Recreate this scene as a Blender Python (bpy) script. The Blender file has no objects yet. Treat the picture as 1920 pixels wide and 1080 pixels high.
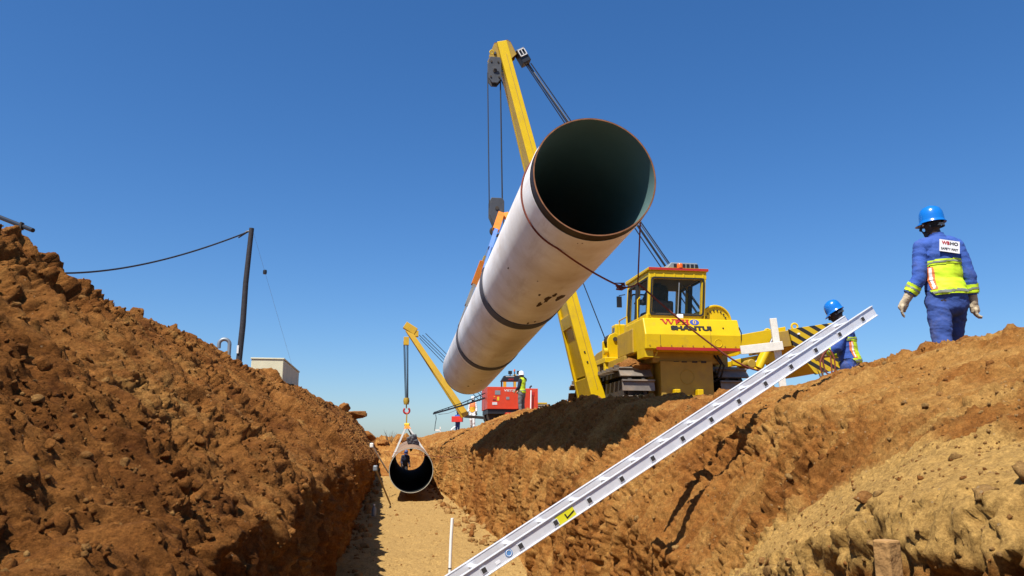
import bpy, bmesh, math, random
import numpy as np
from mathutils import Vector, Matrix

rnd = random.Random(7)
S = bpy.context.scene
C = S.collection

# ------------------------------------------------------------------ camera, sky, sun, exposure
F = 1493.0                                     # focal length in photo pixels (28 mm on 36 mm film)
PITCH = math.atan(300 / F)                     # horizon at photo row 840
YAW = math.radians(8.7)                        # the trench runs 8.7 degrees to the left of the view
cp, sp, cy, sy = math.cos(PITCH), math.sin(PITCH), math.cos(YAW), math.sin(YAW)

cam = bpy.data.cameras.new('camera')
cam.sensor_width = 36.0
cam.lens = 28.0
cam.clip_start = 0.05
cam.clip_end = 6000
cam_o = bpy.data.objects.new('camera', cam)
C.objects.link(cam_o)
cam_o.location = (0, 0, 0)                     # the photographer's eye is the origin; the trench floor is 1.7 m below
cam_o.rotation_euler = (math.radians(90) + PITCH, 0, 0)
S.camera = cam_o

SUN_RTZ = (-0.32, -0.38, 0.87)                 # towards the sun: (across the trench, along it, up)
sunv = Vector((cy * SUN_RTZ[0] - sy * SUN_RTZ[1], sy * SUN_RTZ[0] + cy * SUN_RTZ[1], SUN_RTZ[2])).normalized()
w = bpy.data.worlds.new('World')
S.world = w
w.use_nodes = True
nt = w.node_tree
sky = nt.nodes.new('ShaderNodeTexSky')
sky.sky_type = 'NISHITA'
sky.sun_disc = False
sky.sun_elevation = math.asin(sunv.z)
sky.sun_rotation = math.atan2(sunv.x, sunv.y)
sky.altitude = 0
sky.air_density = 1.0
sky.dust_density = 0.7
sky.ozone_density = 6.0
hs = nt.nodes.new('ShaderNodeHueSaturation')     # deep, dry highveld blue
hs.inputs['Saturation'].default_value = 1.2
nt.links.new(sky.outputs[0], hs.inputs['Color'])
tint = nt.nodes.new('ShaderNodeMix'); tint.data_type = 'RGBA'; tint.blend_type = 'MULTIPLY'
tint.inputs['Factor'].default_value = 1.0
tint.inputs[7].default_value = (.93, .99, 1.09, 1)
nt.links.new(hs.outputs[0], tint.inputs[6])
nt.links.new(tint.outputs[2], nt.nodes['Background'].inputs[0])
nt.nodes['Background'].inputs[1].default_value = 0.079
sl = bpy.data.lights.new('sun', 'SUN')
sl.energy = 5.0
sl.angle = math.radians(0.53)
sl.color = (1.0, 0.95, 0.87)
so = bpy.data.objects.new('sun', sl)
C.objects.link(so)
so.rotation_euler = sunv.to_track_quat('Z', 'Y').to_euler()
S.view_settings.view_transform = 'Standard'
S.view_settings.look = 'None'
S.view_settings.gamma = 1
S.view_settings.exposure = 0.7
S.view_settings.use_curve_mapping = False


# ------------------------------------------------------------------ pixel helpers (a direction; the distance is a measured one)
def ray(px, py):
    x = (px - 960) / F
    u = (540 - py) / F
    return Vector((x, cp - u * sp, sp + u * cp))


def P(px, py, Y):
    d = ray(px, py)
    return d * (Y / d.y)


def RT(r, t, z):                               # trench coordinates -> world
    return Vector((cy * r - sy * t, sy * r + cy * t, z))


def toRT(v):
    return Vector((cy * v[0] + sy * v[1], -sy * v[0] + cy * v[1], v[2]))


def T(px, py, t):                              # photo point on the cross-section plane t, in trench coordinates
    d = toRT(ray(px, py))
    return d * (t / d.y)


def TW(px, py, t):
    return RT(*T(px, py, t))


# ------------------------------------------------------------------ noise in numpy
def _hash(ix, iy, iz, seed):
    h = (ix.astype(np.int64) * 374761393 + iy.astype(np.int64) * 668265263 + iz.astype(np.int64) * 2147483647 + seed * 974634777) & 0xFFFFFFFF
    h = ((h ^ (h >> 13)) * 1274126177) & 0xFFFFFFFF
    h = ((h ^ (h >> 16)) * 2246822519) & 0xFFFFFFFF
    return h ^ (h >> 15)


def perlin(x, y, z, seed=0):
    ix, iy, iz = np.floor(x), np.floor(y), np.floor(z)
    fx, fy, fz = x - ix, y - iy, z - iz
    ux, uy, uz = [f * f * f * (f * (f * 6 - 15) + 10) for f in (fx, fy, fz)]
    out = np.zeros_like(x)
    for dx in (0, 1):
        wx = ux if dx else 1 - ux
        for dy in (0, 1):
            wy = uy if dy else 1 - uy
            for dz in (0, 1):
                wz = uz if dz else 1 - uz
                h = _hash(ix + dx, iy + dy, iz + dz, seed)
                gx = (h & 1023) / 511.5 - 1
                gy = ((h >> 10) & 1023) / 511.5 - 1
                gz = ((h >> 20) & 1023) / 511.5 - 1
                out += wx * wy * wz * (gx * (fx - dx) + gy * (fy - dy) + gz * (fz - dz))
    return out * 1.25


def fbm(x, y, z, f, octv, seed=0, gain=0.5):
    o = np.zeros_like(x)
    a = 1.0
    for k in range(octv):
        o += a * perlin(x * f, y * f, z * f, seed + 17 * k)
        a *= gain
        f *= 2.03
    return o


def worley(x, y, z, seed=0):                   # distance to the nearest feature point
    bx, by, bz = np.floor(x), np.floor(y), np.floor(z)
    best = np.full_like(x, 9.0)
    for dx in (-1, 0, 1):
        for dy in (-1, 0, 1):
            for dz in (-1, 0, 1):
                cx_, cy_, cz_ = bx + dx, by + dy, bz + dz
                h = _hash(cx_, cy_, cz_, seed)
                d = (cx_ + (h & 1023) / 1023. - x) ** 2 + (cy_ + ((h >> 10) & 1023) / 1023. - y) ** 2 + (cz_ + ((h >> 20) & 1023) / 1023. - z) ** 2
                best = np.minimum(best, d)
    return np.sqrt(best)


def crumble(x, y, z, f, octv, seed=0, gain=.56):   # billowed noise: crumbly lumps with sharp creases between
    o = np.zeros_like(x)
    a = 1.0
    for k in range(octv):
        o += a * (np.abs(perlin(x * f, y * f, z * f, seed + 13 * k)) * 2.2 - .45)
        a *= gain
        f *= 2.07
    return o


def sstep(a, b, x):
    t = np.clip((x - a) / (b - a), 0, 1)
    return t * t * (3 - 2 * t)


# ------------------------------------------------------------------ materials
MATS = {}


def newmat(name):
    m = bpy.data.materials.new(name)
    m.use_nodes = True
    MATS[name] = m
    return m, m.node_tree.nodes, m.node_tree.links, m.node_tree.nodes['Principled BSDF']


# base colours were first judged at exposure 0; the photograph is exposed brighter, so paints carry this factor
KA = {'yellow': .72, 'yellow_dusty': .58, 'alu': .88, 'helmet_white': 1, 'cloth_white': .9, 'eye': 1, 'hi_yellow': .85, 'pipe_inside': .8, 'timber_white': .85, 'pvc': .9, 'lamp_glass': 1, 'sticker_white': .85, 'concrete': .8}


def simple(name, col, rough=.5, metal=0., var=.12, scale=6., dirt=None, dirt_amt=.4, bump=0., bscale=60., coat=0., spec=.5, dscale=2.3):
    """plain colour with noise variation, optional dirt patches and fine bump"""
    k = KA.get(name, .74)
    col = [c * k for c in col]
    if dirt: dirt = [c * k for c in dirt]
    m, N, L, b = newmat(name)
    tc = N.new('ShaderNodeTexCoord')
    nz = N.new('ShaderNodeTexNoise')
    nz.inputs['Scale'].default_value = scale
    nz.inputs['Detail'].default_value = 6
    L.new(tc.outputs['Object'], nz.inputs['Vector'])
    cr = N.new('ShaderNodeValToRGB')
    cr.color_ramp.elements[0].position = .3
    cr.color_ramp.elements[1].position = .7
    cr.color_ramp.elements[0].color = (*[c * (1 - var) for c in col], 1)
    cr.color_ramp.elements[1].color = (*[min(1, c * (1 + var)) for c in col], 1)
    L.new(nz.outputs['Fac'], cr.inputs['Fac'])
    out = cr.outputs['Color']
    rsock = None
    if dirt:
        n2 = N.new('ShaderNodeTexNoise')
        n2.inputs['Scale'].default_value = dscale
        n2.inputs['Detail'].default_value = 9
        n2.inputs['Roughness'].default_value = .68
        L.new(tc.outputs['Object'], n2.inputs['Vector'])
        r2 = N.new('ShaderNodeValToRGB')
        r2.color_ramp.elements[0].position = .62 - .3 * dirt_amt
        r2.color_ramp.elements[1].position = .80 - .15 * dirt_amt
        r2.color_ramp.elements[1].color = (dirt_amt + .35,) * 3 + (1,)
        L.new(n2.outputs['Fac'], r2.inputs['Fac'])
        mx = N.new('ShaderNodeMix')
        mx.data_type = 'RGBA'
        L.new(r2.outputs['Color'], mx.inputs['Factor'])
        L.new(out, mx.inputs[6])
        mx.inputs[7].default_value = (*dirt, 1)
        out = mx.outputs[2]
        mr = N.new('ShaderNodeMapRange')
        mr.inputs['To Min'].default_value = rough
        mr.inputs['To Max'].default_value = .9
        L.new(r2.outputs['Color'], mr.inputs['Value'])
        rsock = mr.outputs[0]
    L.new(out, b.inputs['Base Color'])
    b.inputs['Roughness'].default_value = rough
    if rsock:
        L.new(rsock, b.inputs['Roughness'])
    b.inputs['Metallic'].default_value = metal
    b.inputs['Specular IOR Level'].default_value = spec
    b.inputs['Coat Weight'].default_value = coat
    if bump:
        n3 = N.new('ShaderNodeTexNoise')
        n3.inputs['Scale'].default_value = bscale
        n3.inputs['Detail'].default_value = 5
        L.new(tc.outputs['Object'], n3.inputs['Vector'])
        bp = N.new('ShaderNodeBump')
        bp.inputs['Strength'].default_value = bump
        bp.inputs['Distance'].default_value = .02
        L.new(n3.outputs['Fac'], bp.inputs['Height'])
        L.new(bp.outputs[0], b.inputs['Normal'])
    return m


DUST = (.36, .22, .10)
simple('yellow', (.84, .56, .003), .42, var=.05, dirt=(.45, .27, .06), dirt_amt=.22, spec=.3, dscale=3.1)
simple('yellow_dusty', (.62, .39, .03), .6, var=.10, dirt=(.40, .26, .10), dirt_amt=.45)
simple('yellow_far', (.72, .43, .02), .5, var=.08, dirt=(.40, .26, .10), dirt_amt=.25)
simple('red_paint', (.55, .025, .02), .4, var=.06)
simple('red_machine', (.75, .065, .02), .42, var=.08, dirt=(.5, .15, .06), dirt_amt=.2)
simple('black_paint', (.012, .014, .02), .45, var=.2)
simple('block_grey', (.055, .062, .075), .55, var=.2, dirt=(.12, .10, .08), dirt_amt=.25, dscale=7)
simple('rubber', (.012, .012, .012), .7)
simple('steel', (.42, .42, .44), .35, metal=.9, var=.15)
simple('track_steel', (.26, .22, .18), .55, metal=.4, var=.25, dirt=DUST, dirt_amt=.5)
simple('track_dark', (.035, .028, .022), .8, var=.3, dirt=(.12, .07, .03), dirt_amt=.4)
simple('cable', (.02, .022, .028), .5, var=.1)
simple('rope', (.22, .045, .022), .85, var=.2, scale=60)
simple('sling_grey', (.10, .10, .125), .85, var=.12, bump=.3, bscale=90)
simple('sling_blue', (.14, .27, .62), .75, var=.12, bump=.3, bscale=90)
simple('sling_orange', (.85, .25, .02), .75, var=.12, bump=.3, bscale=90)
simple('sling_pale', (.42, .40, .36), .8, var=.1)
simple('tag_yellow', (.9, .62, .02), .6)
simple('alu', (.80, .81, .83), .42, metal=.35, var=.06, scale=14, dirt=(.55, .52, .48), dirt_amt=.12, dscale=9)
simple('rung_shade', (.035, .03, .028), .8)
simple('sticker_yellow', (.85, .78, .02), .5, var=.04)
simple('sticker_blue', (.12, .30, .62), .5)
simple('sticker_white', (.85, .85, .85), .5)
simple('timber_white', (.82, .78, .68), .7, var=.07, scale=20, dirt=(.5, .42, .3), dirt_amt=.15, dscale=6)
simple('timber', (.40, .29, .17), .8, var=.2, scale=18)
simple('timber_tan', (.46, .25, .08), .9, var=.25, scale=9, dirt=(.34, .17, .06), dirt_amt=.6, bump=.6, bscale=30)
simple('pole_wood', (.026, .024, .03), .8, var=.4, scale=12)
simple('pvc', (.85, .84, .80), .5, var=.04)
simple('galv', (.28, .31, .33), .5, metal=.4, var=.12)
simple('concrete', (.72, .68, .47), .85, var=.06, scale=3, bump=.3, dirt=(.45, .42, .33), dirt_amt=.2)
simple('grey_plastic', (.26, .29, .31), .5, var=.08)
simple('grey_seat', (.10, .085, .07), .8)
simple('orange_lens', (.9, .16, .01), .25)
simple('lamp_glass', (.9, .9, .88), .15)
simple('blue_logo', (.06, .10, .48), .45)
simple('black_print', (.02, .016, .012), .5)
simple('white_sticker', (.82, .82, .80), .5)
simple('helmet_blue', (.008, .20, .70), .22, var=.03, coat=.5)
simple('helmet_white', (.85, .85, .83), .3, var=.03, coat=.3)
simple('helmet_navy', (.02, .06, .2), .3)
simple('cloth_blue', (.035, .105, .43), .85, var=.14, scale=9, bump=.35, bscale=25, dirt=(.09, .11, .26), dirt_amt=.25, dscale=5)
simple('cloth_trouser', (.034, .082, .31), .9, var=.18, scale=9, bump=.35, bscale=25, dirt=(.12, .12, .20), dirt_amt=.35, dscale=5)
simple('cloth_navy', (.014, .020, .05), .9, var=.2)
simple('cloth_dark', (.022, .021, .025), .9, var=.2)
simple('cloth_greyblue', (.14, .145, .15), .9, var=.2, dirt=(.3, .25, .18), dirt_amt=.35)
simple('cloth_white', (.80, .78, .74), .9, var=.06)
simple('hi_yellow', (.62, .85, .015), .7, var=.05)
simple('hi_orange', (.95, .24, .06), .7, var=.08)
simple('hi_amber', (.95, .50, .02), .7, var=.06)
simple('reflective', (.30, .32, .27), .5, var=.1)
simple('skin', (.045, .024, .015), .55, var=.1)
simple('skin_light', (.30, .16, .10), .55, var=.1)
simple('hair', (.008, .006, .005), .8)
simple('eye', (.75, .73, .70), .3)
simple('glove', (.58, .47, .31), .9, var=.12, scale=16, bump=.4, bscale=40)
simple('boot', (.03, .02, .014), .7, dirt=DUST, dirt_amt=.5)
simple('twig', (.16, .11, .06), .9)
simple('crate_red', (.75, .04, .02), .45)

m, N, L, b = newmat('glass')
b.inputs['Base Color'].default_value = (.02, .03, .03, 1)
b.inputs['Roughness'].default_value = .02
b.inputs['IOR'].default_value = 1.3
b.inputs['Alpha'].default_value = .12
b.inputs['Specular IOR Level'].default_value = .6

# hazard stripes: black diagonals on yellow (object coordinates of the counterweight plate)
m, N, L, b = newmat('hazard')
tc = N.new('ShaderNodeTexCoord')
sep = N.new('ShaderNodeSeparateXYZ')
L.new(tc.outputs['Object'], sep.inputs[0])
ma = N.new('ShaderNodeMath'); ma.operation = 'MULTIPLY_ADD'
L.new(sep.outputs['X'], ma.inputs[0]); ma.inputs[1].default_value = .78
L.new(sep.outputs['Z'], ma.inputs[2])
mb_ = N.new('ShaderNodeMath'); mb_.operation = 'MULTIPLY'
L.new(ma.outputs[0], mb_.inputs[0]); mb_.inputs[1].default_value = 4.6
fr = N.new('ShaderNodeMath'); fr.operation = 'FRACT'
L.new(mb_.outputs[0], fr.inputs[0])
gt = N.new('ShaderNodeMath'); gt.operation = 'GREATER_THAN'
L.new(fr.outputs[0], gt.inputs[0]); gt.inputs[1].default_value = .54
mx = N.new('ShaderNodeMix'); mx.data_type = 'RGBA'
L.new(gt.outputs[0], mx.inputs['Factor'])
mx.inputs[6].default_value = (.55, .365, .004, 1)
mx.inputs[7].default_value = (.018, .015, .014, 1)
L.new(mx.outputs[2], b.inputs['Base Color'])
b.inputs['Roughness'].default_value = .5

# pipe coating: off-white wrap with faint spiral seams, smears and scuffs
m, N, L, b = newmat('pipe_coat')
tc = N.new('ShaderNodeTexCoord')
nz = N.new('ShaderNodeTexNoise'); nz.inputs['Scale'].default_value = 1.1; nz.inputs['Detail'].default_value = 8; nz.inputs['Roughness'].default_value = .62
L.new(tc.outputs['Object'], nz.inputs['Vector'])
cr = N.new('ShaderNodeValToRGB')
e = cr.color_ramp.elements
e[0].position = .30; e[0].color = (.60, .53, .46, 1)
e[1].position = .62; e[1].color = (.82, .80, .78, 1)
L.new(nz.outputs['Fac'], cr.inputs['Fac'])
mp = N.new('ShaderNodeMapping'); mp.inputs['Scale'].default_value = (1.2, 1.2, .22)
L.new(tc.outputs['Object'], mp.inputs['Vector'])
n2 = N.new('ShaderNodeTexNoise'); n2.inputs['Scale'].default_value = 3.0; n2.inputs['Detail'].default_value = 10; n2.inputs['Roughness'].default_value = .7
L.new(mp.outputs[0], n2.inputs['Vector'])
r2 = N.new('ShaderNodeValToRGB')
r2.color_ramp.elements[0].position = .54; r2.color_ramp.elements[1].position = .76
r2.color_ramp.elements[1].color = (.55, .55, .55, 1)
L.new(n2.outputs['Fac'], r2.inputs['Fac'])
mx = N.new('ShaderNodeMix'); mx.data_type = 'RGBA'
L.new(r2.outputs['Color'], mx.inputs['Factor'])
L.new(cr.outputs['Color'], mx.inputs[6]); mx.inputs[7].default_value = (.42, .31, .22, 1)
# sparse dark scuffs
n3 = N.new('ShaderNodeTexNoise'); n3.inputs['Scale'].default_value = 2.2; n3.inputs['Detail'].default_value = 9; n3.inputs['Roughness'].default_value = .6
L.new(tc.outputs['Object'], n3.inputs['Vector'])
r3 = N.new('ShaderNodeValToRGB')
r3.color_ramp.elements[0].position = .735; r3.color_ramp.elements[1].position = .765
L.new(n3.outputs['Fac'], r3.inputs['Fac'])
mx2 = N.new('ShaderNodeMix'); mx2.data_type = 'RGBA'
L.new(r3.outputs['Color'], mx2.inputs['Factor'])
L.new(mx.outputs[2], mx2.inputs[6]); mx2.inputs[7].default_value = (.06, .03, .022, 1)
L.new(mx2.outputs[2], b.inputs['Base Color'])
b.inputs['Roughness'].default_value = .48
bp = N.new('ShaderNodeBump'); bp.inputs['Strength'].default_value = .12; bp.inputs['Distance'].default_value = .02
L.new(n2.outputs['Fac'], bp.inputs['Height']); L.new(bp.outputs[0], b.inputs['Normal'])
simple('pipe_scuff', (.075, .035, .022), .8, var=.3, scale=20)
simple('pipe_seam', (.40, .32, .25), .7, var=.2)
simple('pipe_steel', (.035, .020, .014), .6, metal=.3, var=.35, scale=8)
simple('pipe_rim', (.30, .12, .045), .6, metal=.3, var=.3, scale=12)
simple('pipe_inside', (.115, .20, .195), .5, var=.10, scale=1.5)
simple('coat_brown', (.30, .18, .10), .7, var=.25, scale=2)
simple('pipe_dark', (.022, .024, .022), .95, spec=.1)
simple('pipe_rim_pale', (.62, .58, .45), .6, var=.1)


def soil_material(name, cols, sandcol, bump1=.5, bump2=.5, specks=.86):
    """earth: mottled soil colours, a 'sand' attribute for loose pale sand, a 'damp' one for darker fresh clay"""
    KS = {'soil_right': .78, 'soil_clod': .78, 'soil_left': .86}.get(name, .68)
    cols = [(p, [c * KS * g for c, g in zip(cc, (1, .97, .85))]) for p, cc in cols]
    sandcol = [c * KS * g for c, g in zip(sandcol, (1, .94, .80))]
    m, N, L, b = newmat(name)
    ge = N.new('ShaderNodeNewGeometry')

    def noise(sc, det, rough, dist=0.):
        n = N.new('ShaderNodeTexNoise')
        n.inputs['Scale'].default_value = sc
        n.inputs['Detail'].default_value = det
        n.inputs['Roughness'].default_value = rough
        n.inputs['Distortion'].default_value = dist
        L.new(ge.outputs['Position'], n.inputs['Vector'])
        return n.outputs['Fac']
    a0 = noise(.55, 6, .6, .3)
    a1 = noise(2.6, 11, .72, .5)
    am = N.new('ShaderNodeMix'); am.inputs['Factor'].default_value = .62
    L.new(a0, am.inputs[2]); L.new(a1, am.inputs[3])
    a = am.outputs[0]
    cr = N.new('ShaderNodeValToRGB')
    for k, (pos, c) in enumerate(cols):
        e = cr.color_ramp.elements
        el = e[k] if k < 2 else e.new(pos)
        el.position = pos
        el.color = (*c, 1)
    L.new(a, cr.inputs['Fac'])
    # fine grain
    g = noise(30, 9, .78)
    gr = N.new('ShaderNodeValToRGB')
    gr.color_ramp.elements[0].position = .33; gr.color_ramp.elements[0].color = (.48, .45, .42, 1)
    gr.color_ramp.elements[1].position = .68; gr.color_ramp.elements[1].color = (1.3, 1.3, 1.25, 1)
    L.new(g, gr.inputs['Fac'])
    g2 = noise(105, 5, .8)
    gr2 = N.new('ShaderNodeValToRGB')
    gr2.color_ramp.elements[0].position = .36; gr2.color_ramp.elements[0].color = (.42, .38, .35, 1)
    gr2.color_ramp.elements[1].position = .62; gr2.color_ramp.elements[1].color = (1.25, 1.25, 1.2, 1)
    L.new(g2, gr2.inputs['Fac'])
    gm = N.new('ShaderNodeMix'); gm.data_type = 'RGBA'; gm.blend_type = 'MULTIPLY'; gm.inputs['Factor'].default_value = .6
    L.new(gr.outputs['Color'], gm.inputs[6]); L.new(gr2.outputs['Color'], gm.inputs[7])
    at = N.new('ShaderNodeAttribute'); at.attribute_name = 'sand'
    sn = noise(3.2, 9, .7)
    mm = N.new('ShaderNodeMath'); mm.operation = 'MULTIPLY_ADD'
    L.new(sn, mm.inputs[0]); mm.inputs[1].default_value = 1.0
    L.new(at.outputs['Fac'], mm.inputs[2])
    mr = N.new('ShaderNodeMapRange')
    mr.inputs['From Min'].default_value = .78; mr.inputs['From Max'].default_value = 1.12
    L.new(mm.outputs[0], mr.inputs['Value'])
    mx = N.new('ShaderNodeMix'); mx.data_type = 'RGBA'
    L.new(mr.outputs[0], mx.inputs['Factor'])
    L.new(cr.outputs['Color'], mx.inputs[6])
    mx.inputs[7].default_value = (*sandcol, 1)
    mu = N.new('ShaderNodeMix'); mu.data_type = 'RGBA'; mu.blend_type = 'MULTIPLY'
    mu.inputs['Factor'].default_value = .9
    L.new(mx.outputs[2], mu.inputs[6]); L.new(gm.outputs[2], mu.inputs[7])
    # pale gravel specks
    vo = N.new('ShaderNodeTexVoronoi'); vo.inputs['Scale'].default_value = 34
    L.new(ge.outputs['Position'], vo.inputs['Vector'])
    sp1 = N.new('ShaderNodeMath'); sp1.operation = 'LESS_THAN'; sp1.inputs[1].default_value = .17
    L.new(vo.outputs['Distance'], sp1.inputs[0])
    sel = N.new('ShaderNodeSeparateColor'); L.new(vo.outputs['Color'], sel.inputs[0])
    sp2 = N.new('ShaderNodeMath'); sp2.operation = 'GREATER_THAN'; sp2.inputs[1].default_value = specks
    L.new(sel.outputs[0], sp2.inputs[0])
    sp3 = N.new('ShaderNodeMath'); sp3.operation = 'MULTIPLY'
    L.new(sp1.outputs[0], sp3.inputs[0]); L.new(sp2.outputs[0], sp3.inputs[1])
    sp4 = N.new('ShaderNodeMath'); sp4.operation = 'MULTIPLY'; sp4.inputs[1].default_value = .55
    L.new(sp3.outputs[0], sp4.inputs[0])
    mg = N.new('ShaderNodeMix'); mg.data_type = 'RGBA'
    L.new(sp4.outputs[0], mg.inputs['Factor'])
    L.new(mu.outputs[2], mg.inputs[6]); mg.inputs[7].default_value = (.36, .26, .15, 1)
    L.new(mg.outputs[2], b.inputs['Base Color'])
    b.inputs['Roughness'].default_value = 1
    b.inputs['Specular IOR Level'].default_value = .1
    n1 = noise(14, 9, .72)
    b1 = N.new('ShaderNodeBump'); b1.inputs['Strength'].default_value = bump1; b1.inputs['Distance'].default_value = .06
    L.new(n1, b1.inputs['Height'])
    n2 = noise(60, 8, .78)
    b2 = N.new('ShaderNodeBump'); b2.inputs['Strength'].default_value = bump2; b2.inputs['Distance'].default_value = .022
    L.new(n2, b2.inputs['Height']); L.new(b1.outputs[0], b2.inputs['Normal'])
    n3 = noise(27, 7, .75)
    b3 = N.new('ShaderNodeBump'); b3.inputs['Strength'].default_value = bump1; b3.inputs['Distance'].default_value = .05
    L.new(n3, b3.inputs['Height']); L.new(b2.outputs[0], b3.inputs['Normal'])
    L.new(b3.outputs[0], b.inputs['Normal'])
    return m


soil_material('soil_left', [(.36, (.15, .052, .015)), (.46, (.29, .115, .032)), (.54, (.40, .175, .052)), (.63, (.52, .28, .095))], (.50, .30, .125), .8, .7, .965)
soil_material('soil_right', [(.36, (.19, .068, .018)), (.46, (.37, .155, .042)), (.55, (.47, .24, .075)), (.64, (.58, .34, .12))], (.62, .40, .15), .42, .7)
soil_material('soil_floor', [(.30, (.36, .20, .075)), (.45, (.50, .31, .125)), (.58, (.56, .37, .16)), (.75, (.60, .42, .20))], (.56, .38, .165), .35, .5)
soil_material('soil_clod', [(.30, (.17, .06, .018)), (.46, (.33, .135, .04)), (.58, (.40, .19, .065)), (.74, (.50, .29, .11))], (.48, .30, .13), .6, .6)


# ------------------------------------------------------------------ object helpers
def tag(o, label=None, cat=None, group=None, kind=None):
    if label: o['label'] = label
    if cat: o['category'] = cat
    if group: o['group'] = group
    if kind: o['kind'] = kind
    return o


def empty(name, loc=(0, 0, 0), rz=0., label=None, cat=None, group=None):
    o = bpy.data.objects.new(name, None)
    o.empty_display_size = .2
    C.objects.link(o)
    o.location = loc
    o.rotation_euler = (0, 0, rz)
    return tag(o, label, cat, group)


class MB:
    """collects shapes and links them as one mesh object"""
    def __init__(s, M=None):
        s.v = []; s.f = []; s.sm = []; s.M = M or Matrix()

    def add(s, vs, fs, smooth=False, M=None):
        o = len(s.v)
        A = s.M @ M if M else s.M
        s.v += [A @ Vector(v) for v in vs]
        s.f += [tuple(i + o for i in f) for f in fs]
        s.sm += [smooth] * len(fs)
        return s

    def box(s, c, d, M=None, taper=None):
        x, y, z = [k / 2 for k in d]
        tx = ty = 1.
        if taper: tx, ty = taper
        vs = [(-x, -y, -z), (x, -y, -z), (x, y, -z), (-x, y, -z), (-x * tx, -y * ty, z), (x * tx, -y * ty, z), (x * tx, y * ty, z), (-x * tx, y * ty, z)]
        B = Matrix.Translation(c)
        if M: B = B @ M
        return s.add(vs, [(0, 3, 2, 1), (4, 5, 6, 7), (0, 1, 5, 4), (1, 2, 6, 5), (2, 3, 7, 6), (3, 0, 4, 7)], M=B)

    def span(s, a, b):                         # box between two corners
        return s.box([(p + q) / 2 for p, q in zip(a, b)], [abs(q - p) for p, q in zip(a, b)])

    def beam(s, p0, p1, w, h, up=(0, 0, 1), w1=None, h1=None):
        p0, p1 = Vector(p0), Vector(p1)
        d = (p1 - p0).normalized()
        up = Vector(up)
        x = d.cross(up)
        if x.length < 1e-4: x = d.cross(Vector((0, 1, 0)))
        x.normalize()
        y = x.cross(d)
        w1 = w if w1 is None else w1
        h1 = h if h1 is None else h1
        vs = []
        for p, a, b in ((p0, w, h), (p1, w1, h1)):
            vs += [p - x * a / 2 - y * b / 2, p + x * a / 2 - y * b / 2, p + x * a / 2 + y * b / 2, p - x * a / 2 + y * b / 2]
        return s.add(vs, [(3, 2, 1, 0), (4, 5, 6, 7), (0, 1, 5, 4), (1, 2, 6, 5), (2, 3, 7, 6), (3, 0, 4, 7)])

    def prism(s, poly, axis, a, b):            # polygon extruded along an axis from a to b
        n = len(poly)

        def pt(p, k):
            return {'x': (k, p[0], p[1]), 'y': (p[0], k, p[1]), 'z': (p[0], p[1], k)}[axis]
        vs = [pt(p, a) for p in poly] + [pt(p, b) for p in poly]
        fs = [tuple(range(n)), tuple(range(2 * n - 1, n - 1, -1))] + [(i, i + n, (i + 1) % n + n, (i + 1) % n) for i in range(n)]
        return s.add(vs, fs)

    def cyl(s, p0, p1, r0, r1=None, n=14, cap=True, smooth=True):
        r1 = r0 if r1 is None else r1
        p0, p1 = Vector(p0), Vector(p1)
        d = (p1 - p0).normalized()
        x = d.orthogonal().normalized()
        y = d.cross(x)
        vs = []
        for p, r in ((p0, r0), (p1, r1)):
            vs += [p + (x * math.cos(2 * math.pi * k / n) + y * math.sin(2 * math.pi * k / n)) * r for k in range(n)]
        s.add(vs, [(k, (k + 1) % n, (k + 1) % n + n, k + n) for k in range(n)], smooth)
        if cap:
            s.add(vs, [tuple(range(n - 1, -1, -1)), tuple(range(n, 2 * n))])
        return s

    def tube(s, pts, r, n=8, cap=True):
        pts = [Vector(p) for p in pts]
        rs = r if isinstance(r, (list, tuple)) else [r] * len(pts)
        vs = []
        x = None
        for i, p in enumerate(pts):
            d = (pts[min(i + 1, len(pts) - 1)] - pts[max(i - 1, 0)]).normalized()
            x = d.orthogonal().normalized() if x is None else (x - d * x.dot(d)).normalized()
            y = d.cross(x)
            vs += [p + (x * math.cos(2 * math.pi * k / n) + y * math.sin(2 * math.pi * k / n)) * rs[i] for k in range(n)]
        fs = []
        for i in range(len(pts) - 1):
            fs += [(i * n + k, i * n + (k + 1) % n, (i + 1) * n + (k + 1) % n, (i + 1) * n + k) for k in range(n)]
        s.add(vs, fs, True)
        if cap:
            m_ = len(pts) - 1
            s.add(vs, [tuple(range(n - 1, -1, -1)), tuple(range(m_ * n, m_ * n + n))])
        return s

    def strip(s, pts, wdir, w, th):            # flat webbing along points; wdir = direction of its width
        pts = [Vector(p) for p in pts]
        wd = Vector(wdir).normalized()
        vs = []
        for i, p in enumerate(pts):
            d = (pts[min(i + 1, len(pts) - 1)] - pts[max(i - 1, 0)]).normalized()
            n = d.cross(wd).normalized()
            vs += [p - wd * w / 2 - n * th / 2, p + wd * w / 2 - n * th / 2, p + wd * w / 2 + n * th / 2, p - wd * w / 2 + n * th / 2]
        fs = [(3, 2, 1, 0), tuple(4 * (len(pts) - 1) + k for k in range(4))]
        for i in range(len(pts) - 1):
            for k in range(4):
                fs.append((4 * i + k, 4 * i + (k + 1) % 4, 4 * i + 4 + (k + 1) % 4, 4 * i + 4 + k))
        return s.add(vs, fs)

    def lathe(s, prof, M=None, n=32, a0=0., a1=2 * math.pi, sx=1., sy=1.):   # profile (radius, height) about local z
        full = abs(a1 - a0 - 2 * math.pi) < 1e-6
        cnt = n if full else n + 1
        vs = []
        for r, z in prof:
            for k in range(cnt):
                a = a0 + (a1 - a0) * k / n
                vs.append((r * math.cos(a) * sx, r * math.sin(a) * sy, z))
        fs = []
        for i in range(len(prof) - 1):
            for k in range(n):
                k2 = (k + 1) % cnt
                fs.append((i * cnt + k, i * cnt + k2, (i + 1) * cnt + k2, (i + 1) * cnt + k))
        return s.add(vs, fs, True, M)

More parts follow.
